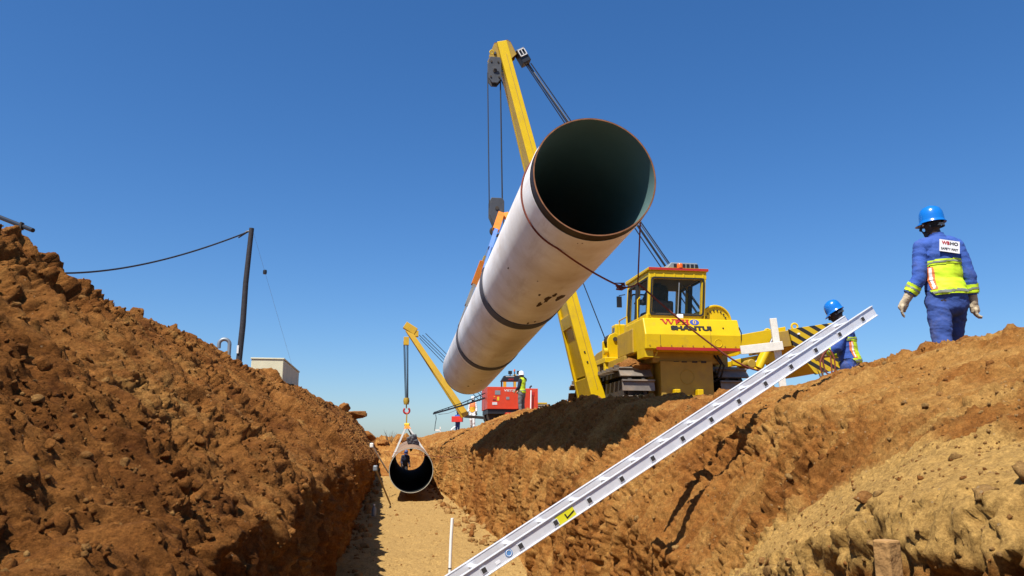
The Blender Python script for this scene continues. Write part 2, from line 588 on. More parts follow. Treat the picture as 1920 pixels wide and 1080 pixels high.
    def torus(s, c, axis, R, r, n=24, m=8):
        c, ax = Vector(c), Vector(axis).normalized()
        x = ax.orthogonal().normalized()
        y = ax.cross(x)
        vs = []
        for i in range(n):
            a = 2 * math.pi * i / n
            d = x * math.cos(a) + y * math.sin(a)
            for k in range(m):
                b = 2 * math.pi * k / m
                vs.append(c + d * (R + r * math.cos(b)) + ax * r * math.sin(b))
        fs = [(i * m + k, ((i + 1) % n) * m + k, ((i + 1) % n) * m + (k + 1) % m, i * m + (k + 1) % m) for i in range(n) for k in range(m)]
        return s.add(vs, fs, True)

    def build(s, name, mat, parent=None, bevel=0., label=None, cat=None, group=None, kind=None, seg=2):
        me = bpy.data.meshes.new(name)
        me.from_pydata([tuple(v) for v in s.v], [], s.f)
        me.polygons.foreach_set('use_smooth', s.sm)
        bm = bmesh.new(); bm.from_mesh(me)
        bmesh.ops.remove_doubles(bm, verts=bm.verts, dist=1e-5)
        bmesh.ops.recalc_face_normals(bm, faces=bm.faces)
        bm.to_mesh(me); bm.free()
        if any(s.sm):
            me.set_sharp_from_angle(angle=math.radians(40))
        me.materials.append(MATS[mat])
        o = bpy.data.objects.new(name, me)
        C.objects.link(o)
        if parent: o.parent = parent
        if bevel:
            bv = o.modifiers.new('bevel', 'BEVEL')
            bv.width = bevel; bv.segments = seg; bv.limit_method = 'ANGLE'; bv.angle_limit = math.radians(40)
        return tag(o, label, cat, group, kind)


def lettering(name, body, mat, parent, M, width, height, bold=.02, ext=.004):
    """flat lettering scaled to width x height, lying in the local xz plane of M, left bottom at its origin"""
    cu = bpy.data.curves.new(name, 'FONT')
    cu.body = body
    cu.size = 1.
    cu.offset = bold
    cu.extrude = .5
    to = bpy.data.objects.new(name, cu)
    C.objects.link(to)
    dg = bpy.context.evaluated_depsgraph_get()
    dg.update()
    me = bpy.data.meshes.new_from_object(to.evaluated_get(dg))
    bpy.data.objects.remove(to)
    n = len(me.vertices)
    co = np.zeros(n * 3); me.vertices.foreach_get('co', co); co = co.reshape(-1, 3)
    mn, mxx = co.min(0), co.max(0)
    q = np.zeros_like(co)
    q[:, 0] = (co[:, 0] - mn[0]) / (mxx[0] - mn[0]) * width
    q[:, 2] = (co[:, 1] - mn[1]) / (mxx[1] - mn[1]) * height
    q[:, 1] = -np.sign(co[:, 2]) * ext
    me.vertices.foreach_set('co', q.ravel())
    me.transform(M)
    me.materials.clear(); me.materials.append(MATS[mat])
    me.name = name
    o = bpy.data.objects.new(name, me)
    C.objects.link(o)
    o.parent = parent
    return o

# ------------------------------------------------------------------ the earthworks: one swept cross-section, cut into floor, banks and ground
def cv(ts, *tab):                              # interpolated curves along the trench
    k = np.array([p[0] for p in tab], float)
    v = np.array([p[1] for p in tab], float)
    return np.interp(ts, k, v)


tl = list(np.linspace(-9, 1.0, 26)[:-1])
tt = 1.0
while tt < 62:
    tl.append(tt)
    tt += max(.0125, .0046 * tt)
tl += list(np.geomspace(63, 900, 40))
TS = np.array(tl)
nT = len(TS)
z_floor = cv(TS, (-9, -1.85), (11.6, -1.80), (12.6, -1.64), (44, -1.63), (48, -.5), (52, .35), (60, .75), (90, .8), (900, 2))
gl = cv(TS, (-9, .6), (20, .8), (60, .8), (900, 3))
gr_ = cv(TS, (-9, .15), (6, .40), (9, .16), (11, .2), (13.2, .5), (18, .5), (27, 1.3), (33, 1.3), (36, 1.0), (40, .95), (48, 1.05), (70, 1.35), (900, 3))
rcl = cv(TS, (-9, -2.9), (12, -2.85), (22, -2.35), (50, -2.2), (60, -2), (900, -2))
zcl = cv(TS, (-9, 1.4), (5.9, 1.51), (6.8, 1.42), (8, 1.40), (10, 1.42), (13, 1.46), (16, 1.46), (22, 1.50), (32, 1.72), (42, 1.85), (52, 1.75), (60, 1.1), (75, .9), (900, 3))
zwl = cv(TS, (-9, -.25), (2, -.32), (4, -.36), (7, -.25), (14, -.2), (30, -.45), (45, -.5), (60, .5), (900, 2))
fade = sstep(50, 62, TS)
r_fr = cv(TS, (-9, 1.3), (3.0, 1.35), (5.5, 2.05), (900, 2.05))
zwr = cv(TS, (-9, -.05), (2.0, -.12), (2.8, -.22), (3.8, -.5), (4.8, -.85), (6.5, -.78), (10, -.30), (15, -.05), (25, .05), (50, .1), (60, .6), (900, 2))
rwr = cv(TS, (-9, 1.75), (2.5, 1.75), (4, 1.85), (6, 2.22), (15, 2.30), (50, 2.35), (900, 2.35))
rst = cv(TS, (-9, 3.0), (2.6, 2.55), (4.2, 2.75), (6.5, 3.05), (9, 2.95), (14, 3.0), (900, 3.0))
zst = cv(TS, (-9, .3), (2.4, .12), (3.6, .18), (5, .22), (6.5, .30), (8, .38), (10, .52), (14, .55), (22, .55), (35, .5), (50, .6), (60, .8), (900, 2.2))
rcr = cv(TS, (-9, 4.2), (5, 4.2), (7.3, 4.3), (9, 3.7), (10.5, 3.5), (60, 3.5), (900, 3.5))
zcr = cv(TS, (-9, .65), (5, .75), (6.3, .79), (7.3, .70), (9, .60), (10, .66), (11.6, .74), (14, .90), (18, .92), (20, .88), (26, .86), (35, .80), (45, .9), (60, 1.0), (900, 2.6))
lefth = .35 * (1 - fade)
one = np.ones(nT)
ctrl = [
    (-500 * one, gl), (-60 * one, gl), (-9 * one, gl), (-5.4 * one, gl + .05), (rcl, zcl), (-.62 * one, zwl),
    (-.78 * one, z_floor), (r_fr, z_floor), (rwr, zwr), (rst, zst), (rcr, zcr), (rcr + 1.1, gr_),
    (10 * one, gr_), (60 * one, gr_), (500 * one, gr_)]
segs = [3, 10, 14, 36, 215, 92, 96, 96, 96, 80, 34, 16, 12, 4]
cols_r, cols_z, segid = [], [], []
for k, n in enumerate(segs):
    (r0, z0), (r1, z1) = ctrl[k], ctrl[k + 1]
    for i in range(n):
        a = i / n
        cols_r.append(r0 + (r1 - r0) * a); cols_z.append(z0 + (z1 - z0) * a); segid.append(k + a)
cols_r.append(ctrl[-1][0]); cols_z.append(ctrl[-1][1]); segid.append(float(len(segs)))
R_ = np.array(cols_r).T.copy()                 # (rows t, columns)
Z_ = np.array(cols_z).T.copy()
sid = np.array(segid)
nC = len(sid)
jl, jr = sum(segs[:3]), sum(segs[:11])
for it in range(7):                            # round the corners of the section
    for A in (R_, Z_):
        A[:, jl + 1:jr] = A[:, jl + 1:jr] * .5 + .25 * (A[:, jl:jr - 1] + A[:, jl + 2:jr + 1])
Tg = np.repeat(TS[:, None], nC, 1)
# arc length across the section, zero at the left wall's foot
q = np.zeros_like(R_)
q[:, 1:] = np.cumsum(np.hypot(np.diff(R_, axis=1), np.diff(Z_, axis=1)), axis=1)
q -= q[:, sum(segs[:6])][:, None]
# normals in the section
nr = -np.gradient(Z_, axis=1); nz_ = np.gradient(R_, axis=1)
ln = np.hypot(nr, nz_) + 1e-9
nr /= ln; nz_ /= ln
sm_ = np.ones(13) / 13
for A in (nr, nz_):
    for i in range(0, nT):
        A[i, jl:jr] = np.convolve(np.pad(A[i, jl:jr], 6, 'edge'), sm_, 'valid')
sidg = np.repeat(sid[None, :], nT, 0)


def band(a, b, s=.25):
    return sstep(a - s, a + s, sidg) * (1 - sstep(b - s, b + s, sidg))


wSL = band(3.3, 5.0, .2); wWL = band(5.0, 6.0, .12); wFL = band(6.0, 7.0, .06)
wWR = band(7.0, 8.0, .12); wSR = band(8.0, 9.1, .2); wTR = band(9.1, 11.2, .25)
wG = 1 - np.clip(wSL + wWL + wFL + wWR + wSR + wTR, 0, 1)
disp = np.zeros_like(R_)
sand = np.zeros_like(R_)


def on(mask, fn):
    ii = np.nonzero(mask.ravel() > .004)[0]
    x, y, z, s_ = R_.ravel()[ii], Tg.ravel()[ii], Z_.ravel()[ii], q.ravel()[ii]
    d = fn(x, y, z, s_)
    disp.ravel()[ii] += d * mask.ravel()[ii]


def lumps(x, y, z, f, seed):                   # rounded clods with sharp joints
    return .55 - worley(x * f + 31, y * f + 11, z * f + 7, seed)


def fine(x, y, z, seed):                       # small crumbs down to the mesh's own size
    k = .25 + .75 * (1 - sstep(4, 14, y))
    return (crumble(x, y, z, 9, 2, seed, .6) + crumble(x, y, z, 31, 1, seed + 3) * .4 * (1 - sstep(3, 6, y))) * .022 * k


def f_slope_left(x, y, z, s_):
    wx = x + .08 * perlin(x * 2, y * 2, z * 2, 91); wy = y + .08 * perlin(x * 2, y * 2, z * 2, 92)
    big = fbm(x, y, z, .5, 3, 1) * .20
    rough = sstep(-.12, .30, fbm(x, y, z, .9, 3, 5))
    nearby = 1 - sstep(6, 13, y)
    yy = y + .10 * s_ + .05 * perlin(x * 3, y * 3, z * 3, 93)
    streak = fbm(yy, s_ * .09, y * 0, 2.4, 6, 9, .68) * .125 + np.abs(perlin(yy * 1.2, s_ * .22, 0 * y, 77)) * .15
    c = crumble(wx, wy, z, 3.8, 4, 3, .6) * .036 + crumble(wx, wy, z, 1.5, 2, 13) * .05 * nearby
    hole = -sstep(.16, .40, fbm(wx, wy, z, 2.6, 3, 14, .6)) * .13 * (.35 + .65 * nearby)
    pit = -sstep(.10, .36, fbm(wx, wy, z, 8, 3, 15, .6)) * .055
    clod = np.maximum(0, .45 - worley(wx * 10, wy * 10, z * 10, 4)) * .055 + np.maximum(0, .45 - worley(wx * 20, wy * 20, z * 20, 6)) * .045
    return big + streak + c * (.5 + .6 * rough) + (hole + clod + pit) * (.15 + .85 * rough) + fine(x, y, z, 8) * (.7 + .7 * rough)


def f_wall_left(x, y, z, s_):
    groove = fbm(y, z * .22, 0 * x, 2.3, 5, 21, .62) * .16 + np.abs(perlin(y * 3.1, z * .5, 0 * x, 23)) * .14
    big = fbm(x, y, z, .9, 3, 1) * .18
    c = crumble(x, y, z, 3.2, 5, 25, .6) * .055
    ruin = 1 - sstep(2.0, 5.5, y)              # the wall is broken and lumpy close by
    pit = -sstep(.12, .36, fbm(x, y, z, 6, 3, 28, .6)) * .07
    return groove + big + c + pit + fine(x, y, z, 29) + ruin * (fbm(x, y, z, 1.5, 4, 31, .6) * .24 + crumble(x, y, z, 3, 6, 33, .64) * .10)


def f_floor(x, y, z, s_):
    near = 1 - sstep(10.5, 13.2, y)
    foot = -sstep(.22, .42, fbm(x, y, z, 3.2, 2, 48)) * .03
    return fbm(x, y, z, .9, 4, 41) * .045 + crumble(x, y, z, 5, 4, 42, .6) * .012 + foot + near * (fbm(x, y, z, 2.2, 4, 43) * .07 + crumble(x, y, z, 3.5, 5, 44) * .03) + fbm(x, y, z, 7, 3, 45) * .010 + sstep(44, 48, y) * (fbm(x, y, z, .5, 4, 46, .6) * .5 + crumble(x, y, z, 1.2, 4, 47) * .2)


def f_wall_right(x, y, z, s_):
    near = 1 - sstep(3.8, 5.6, y)
    groove = fbm(y + .15 * z, z * .16, 0 * x, 3.0, 6, 51, .66) * .14
    c = fbm(x, y, z, 2.6, 6, 53, .62) * .040
    rough = sstep(-.2, .3, fbm(x, y, z, 1.3, 2, 50))
    pit = -sstep(.10, .34, fbm(x, y, z * .7, 7, 3, 56, .6)) * .065 - sstep(.16, .40, fbm(x, y, z, 16, 2, 49)) * .035
    cave = -sstep(.05, .34, fbm(x, y, z, 4.2, 4, 57, .62)) * .10 * near
    cliff = fbm(x, y, z, 3.6, 5, 58, .66) * .06 * near
    return groove * (1 - .8 * near) + c + pit * (.25 + .55 * rough) + fine(x, y, z, 59) * .8 + fbm(x, y, z, .8, 2, 52) * .14 + cave + cliff


def f_slope_right(x, y, z, s_):
    yy = y + .55 * s_
    smooth_near = sstep(4.9, 3.6, y) * sstep(2.38, 2.12, x)
    rough = sstep(-.22, .18, fbm(yy * .8, s_ * .5, 0 * x, 1.3, 3, 61)) * (1 - smooth_near)
    streak = fbm(yy, s_ * .08, 0 * x, 3.2, 6, 62, .68) * .095 * (1 - .85 * smooth_near)
    c = crumble(x, y, z, 5.5, 4, 63, .64) * .030
    pit = -sstep(.10, .32, fbm(x, y, z, 8, 3, 69, .6)) * .055 - sstep(.2, .4, fbm(x, y, z, 18, 2, 60)) * .022
    return streak + fbm(x, y, z, .7, 3, 66) * .10 + (c + pit) * (.08 + .95 * rough) * (1 - .8 * smooth_near) + fine(x, y, z, 67) * (.22 + .6 * rough) + .006 * fbm(x, y, z, 20, 2, 68)


def f_top_right(x, y, z, s_):
    yy = y + .5 * s_
    rough = sstep(-.22, .22, fbm(yy, s_ * .5, 0 * x, 1.2, 3, 71))
    streak = fbm(yy, s_ * .14, 0 * x, 2.8, 5, 72, .64) * .075
    c = crumble(x, y, z, 3.6, 5, 73, .64) * .055
    pit = -sstep(.10, .34, fbm(x, y, z, 7, 3, 79, .6)) * .06
    return streak + fbm(x, y, z, .9, 3, 76) * .09 + (c + pit) * (.12 + .95 * rough) + fine(x, y, z, 77) * (.35 + .6 * rough)


on(wSL, f_slope_left); on(wWL, f_wall_left); on(wFL, f_floor); on(wWR, f_wall_right); on(wSR, f_slope_right); on(wTR, f_top_right)
on(wG * (np.abs(R_) < 40), lambda x, y, z, s_: fbm(x, y, z, .6, 4, 81) * .05 + fbm(x, y, z, .08, 2, 82) * .06)
# keep the pad under the machines level
pad = sstep(3.95, 4.4, R_) * sstep(11.8, 12.6, Tg) * (1 - sstep(19.5, 21, Tg)) * (1 - sstep(9.5, 11, R_))
disp *= 1 - .85 * pad
# near ledge of loose sand and pale sand zones
ledge = sstep(5.2, 4.2, Tg) * sstep(2.40, 2.15, R_) * (wSR + wWR * sstep(.82, .98, sidg - 7))
sand += wFL * .75 + ledge * .9 + wSR * .16 + wTR * .18 + wSL * .14 + wG * .3
sand += .34 * fbm(Tg.ravel() + .5 * q.ravel(), q.ravel() * .2, 0 * q.ravel(), 1.6, 3, 88).reshape(R_.shape) * (wSR + wTR + wSL)
R2 = R_ + nr * disp
Z2 = Z_ + nz_ * disp
# spoil lumps shift a little along the trench so nothing lines up in rows
T2 = Tg + (wSL + wWL + wSR + wTR + wWR) * .05 * perlin((R_ * 6).ravel(), (Tg * 6).ravel(), (Z_ * 6).ravel(), 99).reshape(R_.shape)
GX = cy * R2 - sy * T2
GY = sy * R2 + cy * T2
GZ = Z2


def grid_object(name, c0, c1, mat, r0=0, r1=None):
    X, Y, Z, Sd = [A[r0:r1, c0:c1 + 1] for A in (GX, GY, GZ, sand)]
    n, m_ = X.shape
    co = np.stack([X, Y, Z], -1).reshape(-1, 3).astype(np.float32)
    idx = np.arange(n * m_).reshape(n, m_)
    quad = np.stack([idx[:-1, :-1], idx[:-1, 1:], idx[1:, 1:], idx[1:, :-1]], -1).reshape(-1, 4).astype(np.int32)
    me = bpy.data.meshes.new(name)
    me.vertices.add(len(co)); me.vertices.foreach_set('co', co.ravel())
    me.loops.add(quad.size); me.loops.foreach_set('vertex_index', quad.ravel())
    me.polygons.add(len(quad)); me.polygons.foreach_set('loop_start', np.arange(0, quad.size, 4, dtype=np.int32))
    me.polygons.foreach_set('use_smooth', np.ones(len(quad), bool))
    me.update(calc_edges=True)
    at = me.attributes.new('sand', 'FLOAT', 'POINT')
    at.data.foreach_set('value', Sd.ravel().astype(np.float32))
    me.materials.append(MATS[mat])
    o = bpy.data.objects.new(name, me)
    C.objects.link(o)
    o['kind'] = 'structure'
    return o


e = np.cumsum([0] + segs)
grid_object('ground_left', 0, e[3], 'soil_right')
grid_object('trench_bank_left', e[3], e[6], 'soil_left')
iend = int(np.searchsorted(TS, 44.5))
grid_object('trench_floor', e[6], e[7], 'soil_floor', 0, iend + 1)
sand[:, e[6]:e[7] + 1] *= .3
grid_object('trench_end_spoil', e[6], e[7], 'soil_right', iend)
grid_object('trench_bank_right', e[7], e[11], 'soil_right')
grid_object('ground_right', e[11], nC - 1, 'soil_right')


def ground_z(r, t):                            # height of the uppermost surface at trench coordinates
    i = int(np.argmin(np.abs(TS - t)))
    near_ = np.abs(R2[i] - r) < max(.06, .6 * np.min(np.abs(R2[i] - r)) + 1e-6) if np.min(np.abs(R2[i] - r)) < .06 else np.abs(R2[i] - r) <= np.min(np.abs(R2[i] - r)) + 1e-6
    return float(Z2[i][near_].max())


# ------------------------------------------------------------------ loose clods on the earth (nobody could count them)
def rock_mesh(seed, sub=2, rough=.35):
    bm = bmesh.new()
    bmesh.ops.create_icosphere(bm, subdivisions=sub, radius=1.)
    v = np.array([x.co[:] for x in bm.verts])
    f = np.array([[x.index for x in p.verts] for p in bm.faces])
    bm.free()
    s = seed * 13.7
    d = 1 + rough * fbm(v[:, 0] + s, v[:, 1] + s, v[:, 2] + s, 1.1, 3, seed) * 1.3
    rr = np.random.RandomState(seed)
    for k in range(7):                         # broken flat faces
        nrm = rr.normal(size=3); nrm /= np.linalg.norm(nrm)
        lim = rr.uniform(.40, .8)
        h = (v * d[:, None]) @ nrm
        d = np.where(h > lim, d * lim / np.maximum(h, 1e-3), d)
    v = v * d[:, None] * rr.uniform(.75, 1.1, 3)
    return v, f


ROCKS = [rock_mesh(k, 2, .45) for k in range(6)]          # clods
BIG = [rock_mesh(k + 70, 3, .55) for k in range(6)]
CRUMBS = [rock_mesh(k + 50, 1, .3) for k in range(6)]     # icosahedra, 20 faces


def scatter(name, c0, c1, t0, t1, n, smin, smax, seed, matname, power=2.6, label=None, kinds=None, pale=(0, .5), smooth=False):
    kinds = kinds or ROCKS
    rr = np.random.RandomState(seed)
    rows = np.nonzero((TS > t0) & (TS < t1))[0]
    VV, FF, SS, off = [], [], [], 0
    # picture-even spread: rows are already spaced by distance
    ri = rr.choice(rows, n); ci = rr.randint(c0, c1, n)
    cl = fbm(R_[ri, ci], Tg[ri, ci], Z_[ri, ci], 1.1, 3, seed)
    for k in range(n):
        if rr.rand() > sstep(-.35, .35, cl[k]) * .9 + .1: continue
        i, c = ri[k], ci[k]
        size = smin + (smax - smin) * rr.rand() ** power
        size *= .55 + .045 * min(TS[i], 20)
        v, f = kinds[rr.randint(6)]
        a, b, g = rr.uniform(0, 6.28, 3)
        M = np.array(Matrix.Rotation(a, 3, 'X') @ Matrix.Rotation(b, 3, 'Y') @ Matrix.Rotation(g, 3, 'Z'))
        VV.append((v * size) @ M.T + np.array([GX[i, c], GY[i, c], GZ[i, c] + size * .15]))
        FF.append(f + off); off += len(v)
        SS.append(np.full(len(v), rr.uniform(*pale)))
    VV = np.concatenate(VV).astype(np.float32); FF = np.concatenate(FF).astype(np.int32); SS = np.concatenate(SS).astype(np.float32)
    me = bpy.data.meshes.new(name)
    me.vertices.add(len(VV)); me.vertices.foreach_set('co', VV.ravel())
    me.loops.add(FF.size); me.loops.foreach_set('vertex_index', FF.ravel())
    me.polygons.add(len(FF)); me.polygons.foreach_set('loop_start', np.arange(0, FF.size, 3, dtype=np.int32))
    if smooth: me.polygons.foreach_set('use_smooth', np.ones(len(FF), bool))
    me.update(calc_edges=True)
    at = me.attributes.new('sand', 'FLOAT', 'POINT'); at.data.foreach_set('value', SS)
    me.materials.append(MATS[matname])
    o = bpy.data.objects.new(name, me); C.objects.link(o)
    o['kind'] = 'stuff'
    if label: o['label'] = label
    return o


scatter('loose_soil_clods', e[3] + 10, e[5] + 30, 1.2, 55, 3000, .008, .05, 1, 'soil_left', label='loose red-brown soil clods lying all over the steep spoil slope', power=3.4)
scatter('loose_soil_clods', e[8], e[11] - 4, 1.2, 50, 1700, .007, .055, 2, 'soil_clod', label='loose tan soil clods lying over the sloping trench side and crest', power=3.6, pale=(.1, .8))
scatter('loose_soil_clods', e[6] + 2, e[7] - 1, 3, 45, 700, .005, .04, 3, 'soil_clod', label='small soil crumbs lying on the flat sandy trench floor', power=4)


scatter('loose_soil_clods', e[7] + 30, e[8] + 12, 1.4, 5.2, 420, .015, .085, 21, 'soil_clod', label='broken clods along the crumbling edge below the sandy ledge', power=2.0, kinds=BIG, pale=(.3, 1.1), smooth=True)
scatter('loose_soil_clods', e[4] + 90, e[6] - 20, 1.1, 6, 900, .012, .06, 22, 'soil_left', label='broken clods on the ragged foot of the spoil slope', power=2.2, kinds=BIG, pale=(0, .35), smooth=True)
scatter('loose_soil_clods', e[7] - 18, e[7] + 6, 4.5, 42, 900, .012, .10, 23, 'soil_clod', label='clods spilled along the foot of the right trench wall', power=2.6, pale=(.1, .9))
scatter('loose_soil_clods', e[6] - 4, e[6] + 16, 4.5, 42, 700, .012, .10, 24, 'soil_clod', label='clods spilled along the foot of the left trench wall', power=2.6, pale=(.1, .8))
scatter('soil_crumbs', e[3] + 10, e[6] - 20, 1.1, 24, 34000, .004, .024, 11, 'soil_left', label='fine red-brown crumbs covering the spoil slope', power=2.2, kinds=CRUMBS)
scatter('soil_crumbs', e[7] + 10, e[11] - 4, 1.1, 24, 17000, .003, .020, 12, 'soil_clod', label='fine tan crumbs covering the sloping trench side', power=2.4, kinds=CRUMBS, pale=(.2, 1.0))
scatter('soil_crumbs', e[6] + 2, e[7] - 1, 5, 40, 3500, .004, .020, 13, 'soil_floor', label='fine sandy crumbs on the trench floor', power=2.6, kinds=CRUMBS)


def boulder(p, size, seed, label, name='boulder', mat='soil_clod', squash=(1, 1, 1)):
    v, f = rock_mesh(seed, 4, .30)
    d = 1 + .10 * fbm(v[:, 0], v[:, 1], v[:, 2], 3.2, 4, seed + 5)
    v = v * d[:, None] * size * np.array(squash)
    me = bpy.data.meshes.new(name)
    me.from_pydata(v.tolist(), [], f.tolist())
    me.polygons.foreach_set('use_smooth', [True] * len(f))
    at = me.attributes.new('sand', 'FLOAT', 'POINT'); at.data.foreach_set('value', np.full(len(v), .1, np.float32))
    me.materials.append(MATS[mat])
    o = bpy.data.objects.new(name, me); C.objects.link(o)
    q_ = toRT(Vector(p))
    o.location = (p[0], p[1], ground_z(q_.x, q_.y) + size * squash[2] * .35)     # seated on the earth
    return tag(o, label, 'boulder')


boulder(P(1838, 622, 6.35), .17, 3, 'flattish reddish clod on the crest beside the glove of the striding worker', squash=(1.5, 1, .62))
boulder(P(1640, 662, 8.2), .055, 4, 'small square clod sitting on the crest beside the stooping worker')
boulder(P(263, 572, 8.9), .10, 5, 'rounded brown clod standing out on the crest of the spoil heap', mat='soil_left')
boulder(P(1815, 632, 6.0), .08, 9, 'pale lumpy clod below the flattish reddish one')
boulder(P(18, 441, 5.75), .09, 11, 'large clod on top of the spoil heap under the dark timber', mat='soil_left')
for k, (r, t, s) in enumerate([(-1.2, 50, .45), (-1.9, 47, .5), (-.3, 51, .35), (.9, 53, .3), (-2.3, 43, .4)]):
    boulder(RT(r, t, ground_z(r, t) + s * .25), s, 20 + k, ['pale block of earth on the far spoil beyond the lowered pipe', 'broad tan block of earth on the far spoil', 'small jagged block of earth on the far spoil', 'flat block of earth at the dip of the far spoil', 'rounded block of earth where the spoil heap meets the far spoil'][k], squash=(1.3, 1, .75))

# ------------------------------------------------------------------ big pipe hanging in slings over the trench
PR = .71                                       # pipe radius


def make_pipe(name, near, far, label, pale=False):
    """near and far: end centres; the pipe's local z axis runs from far (0) to near (length)"""
    near, far = Vector(near), Vector(far)
    ax = (near - far).normalized()
    Ln = (near - far).length
    o = empty(name, far, 0, label, 'pipe')
    o.rotation_euler = ax.to_track_quat('Z', 'Y').to_euler()
    n = 96
    cut = .16
    th = .022
    m = MB(); m.lathe([(PR - .006, cut), (PR, cut + .01), (PR, Ln - cut - .01), (PR - .006, Ln - cut)], n=n)
    coat = m.build('coating', 'pipe_coat' if not pale else 'coat_brown', o)
    for z0, z1 in ((0, cut), (Ln - cut, Ln)):
        m = MB(); m.lathe([(PR - .012, z0), (PR - .012, z1)], n=n)
        m.build('bare_steel_end', 'pipe_steel' if not pale else 'pipe_rim_pale', o)
    for z0, zz in ((0, .004), (Ln, -.004)):
        m = MB(); m.lathe([(PR - .012, z0 + zz), (PR - .014, z0), (PR - th - .006, z0), (PR - th - .008, z0 + zz)], n=n)
        m.build('pipe_rim', 'pipe_rim' if not pale else 'pipe_rim_pale', o)
    m = MB(); m.lathe([(PR - th - .007, 0), (PR - th - .007, Ln)], n=n)
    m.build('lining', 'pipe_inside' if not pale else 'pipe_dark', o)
    for z in (Ln * .30,):
        m = MB(); m.lathe([(PR + .001, z - .006), (PR + .0025, z), (PR + .001, z + .006)], n=n)
        m.build('seam', 'pipe_seam', coat)
    return o, ax, Ln


near = P(1116, 330, 8.78 * ray(1116, 330).y)
far = P(878, 692, 21.9 * ray(878, 692).y)
pipe, PAX, PLN = make_pipe('hanging_pipe', near, far, 'huge white pipe slung in the air from the yellow boom, open end towards the trench')
pq = pipe.rotation_euler.to_matrix()
# scuff marks on the underside: small flat patches of scraped coating
def pipe_patch(parent, R, z, a, wz, wa, seed):
    rr = random.Random(seed)
    m = MB()
    pts = []
    for k in range(14):
        t = 2 * math.pi * k / 14
        s = rr.uniform(.55, 1.1)
        pts.append((a + wa * s * math.cos(t) / R, z + wz * s * math.sin(t)))
    c = (a, z)
    vs = [(R * math.cos(c[0]), R * math.sin(c[0]), c[1])] + [(R * math.cos(p[0]), R * math.sin(p[0]), p[1]) for p in pts]
    m.add(vs, [(0, 1 + k, 1 + (k + 1) % 14) for k in range(14)])
    return m.build('scuff_mark', 'pipe_scuff', parent)


def pipe_angle(dirv):                          # angle about the pipe's axis of a world direction
    l = pq.inverted() @ Vector(dirv)
    return math.atan2(l.y, l.x)


def pipe_hit(px, py):                          # where a photo direction meets the pipe's skin: (angle, along)
    d = pq.inverted() @ ray(px, py)
    c = pq.inverted() @ (-Vector(pipe.location))
    A = d.x ** 2 + d.y ** 2; B = 2 * (c.x * d.x + c.y * d.y); Cc = c.x ** 2 + c.y ** 2 - PR ** 2
    D = B * B - 4 * A * Cc
    if D < 0: return None
    s = (-B - math.sqrt(D)) / (2 * A)
    p = c + d * s
    return math.atan2(p.y, p.x), p.z


coat = [c for c in pipe.children if c.name.startswith('coating')][0]
for k, (x, y, wz, wa) in enumerate([(1050, 558, .20, .075), (1026, 561, .22, .05), (1011, 571, .18, .035), (1040, 553, .12, .04), (1012, 553, .08, .018), (953, 503, .045, .014), (1008, 527, .02, .012),
                                    (1083, 456, .015, .01), (1092, 456, .014, .012), (990, 606, .10, .02), (1003, 603, .06, .02), (878, 724, .10, .03), (889, 720, .07, .02), (902, 713, .06, .018)]):
    h = pipe_hit(x, y)
    if h: pipe_patch(coat, PR + .0022, h[1], h[0], wz, wa, k)

# ------------------------------------------------------------------ slings
def cat3(p0, p1, sag, n=14):
    p0, p1 = Vector(p0), Vector(p1)
    return [p0.lerp(p1, k / n) - Vector((0, 0, 4 * sag * (k / n) * (1 - k / n))) for k in range(n + 1)]


BT = 16.2                                      # trench position of the boom plane
APEX = TW(941, 396, BT)


def sling(zl, apex, label, oran, mats):
    o = empty('lifting_sling', pipe.matrix_basis @ Vector((0, 0, zl)), 0, label, 'sling', 'slings under the hanging pipe')
    inv = Matrix.Translation(-o.location)
    cpt = Vector(o.location)
    up = apex - cpt
    up = (up - PAX * up.dot(PAX)); hgt = up.length; up.normalize()
    side = PAX.cross(up).normalized()
    a = math.acos(PR / hgt)                    # tangent angle from the apex
    rr = PR + .008
    arc = [cpt + (up * math.cos(t) + side * math.sin(t)) * rr for t in np.linspace(a, 2 * math.pi - a, 60)]
    m = MB(inv); m.strip(arc, PAX, .34, .012); m.build('sling_belly', mats[0], o)  # belly webbing: the shade under the pipe is put into its dark grey
    for k, end in enumerate((arc[0], arc[-1])):
        lo = end.lerp(apex, .0)
        p1 = end.lerp(apex, oran[0]); p2 = end.lerp(apex, oran[1])
        m = MB(inv); m.strip([lo, lo.lerp(p1, .5)], PAX, .26, .03); m.strip([lo.lerp(p1, .5), p1], PAX, .19, .075)
        m.build('sling_leg', mats[1], o)
        s = MB(inv); s.strip([p1, p1.lerp(p2, .5), p2], PAX, .18, .135); s.build('sling_sleeve', 'sling_orange', o, bevel=.008)
        y = MB(inv); y.strip([p2, p2.lerp(apex, .12)], PAX, .08, .05); y.build('sling_eye', 'tag_yellow', o)
        if oran[1] < .9:
            m = MB(inv); m.strip([p2, apex], PAX, .10, .010); m.build('sling_leg', mats[1], o)
    return o


h1 = pipe_hit(962, 571)[1] if pipe_hit(962, 571) else PLN * .5
z1 = pipe_hit(965, 610)[1]; z2 = pipe_hit(905, 690)[1]
print('sling stations', z1, z2, PLN)
sling(z1, APEX, 'blue webbing sling with orange sleeve round the pipe middle below the hook block', (.62, .95), ('sling_grey', 'sling_blue'))
sling(z2, APEX, 'pale webbing sling with orange sleeve round the pipe nearer its far end', (.36, .56), ('sling_grey', 'sling_pale'))

# ------------------------------------------------------------------ yellow pipelayer on the right bank
TB = Vector((5.32, BT, .52))                     # base in trench coordinates
pl = empty('pipelayer', RT(*TB), YAW, 'yellow crawler pipelayer with lettered rear tank, cab and tall side boom holding the big pipe', 'pipelayer')


def Lp(px, py, t):                             # photo point at trench position t in the machine's own coordinates
    return T(px, py, t) - TB


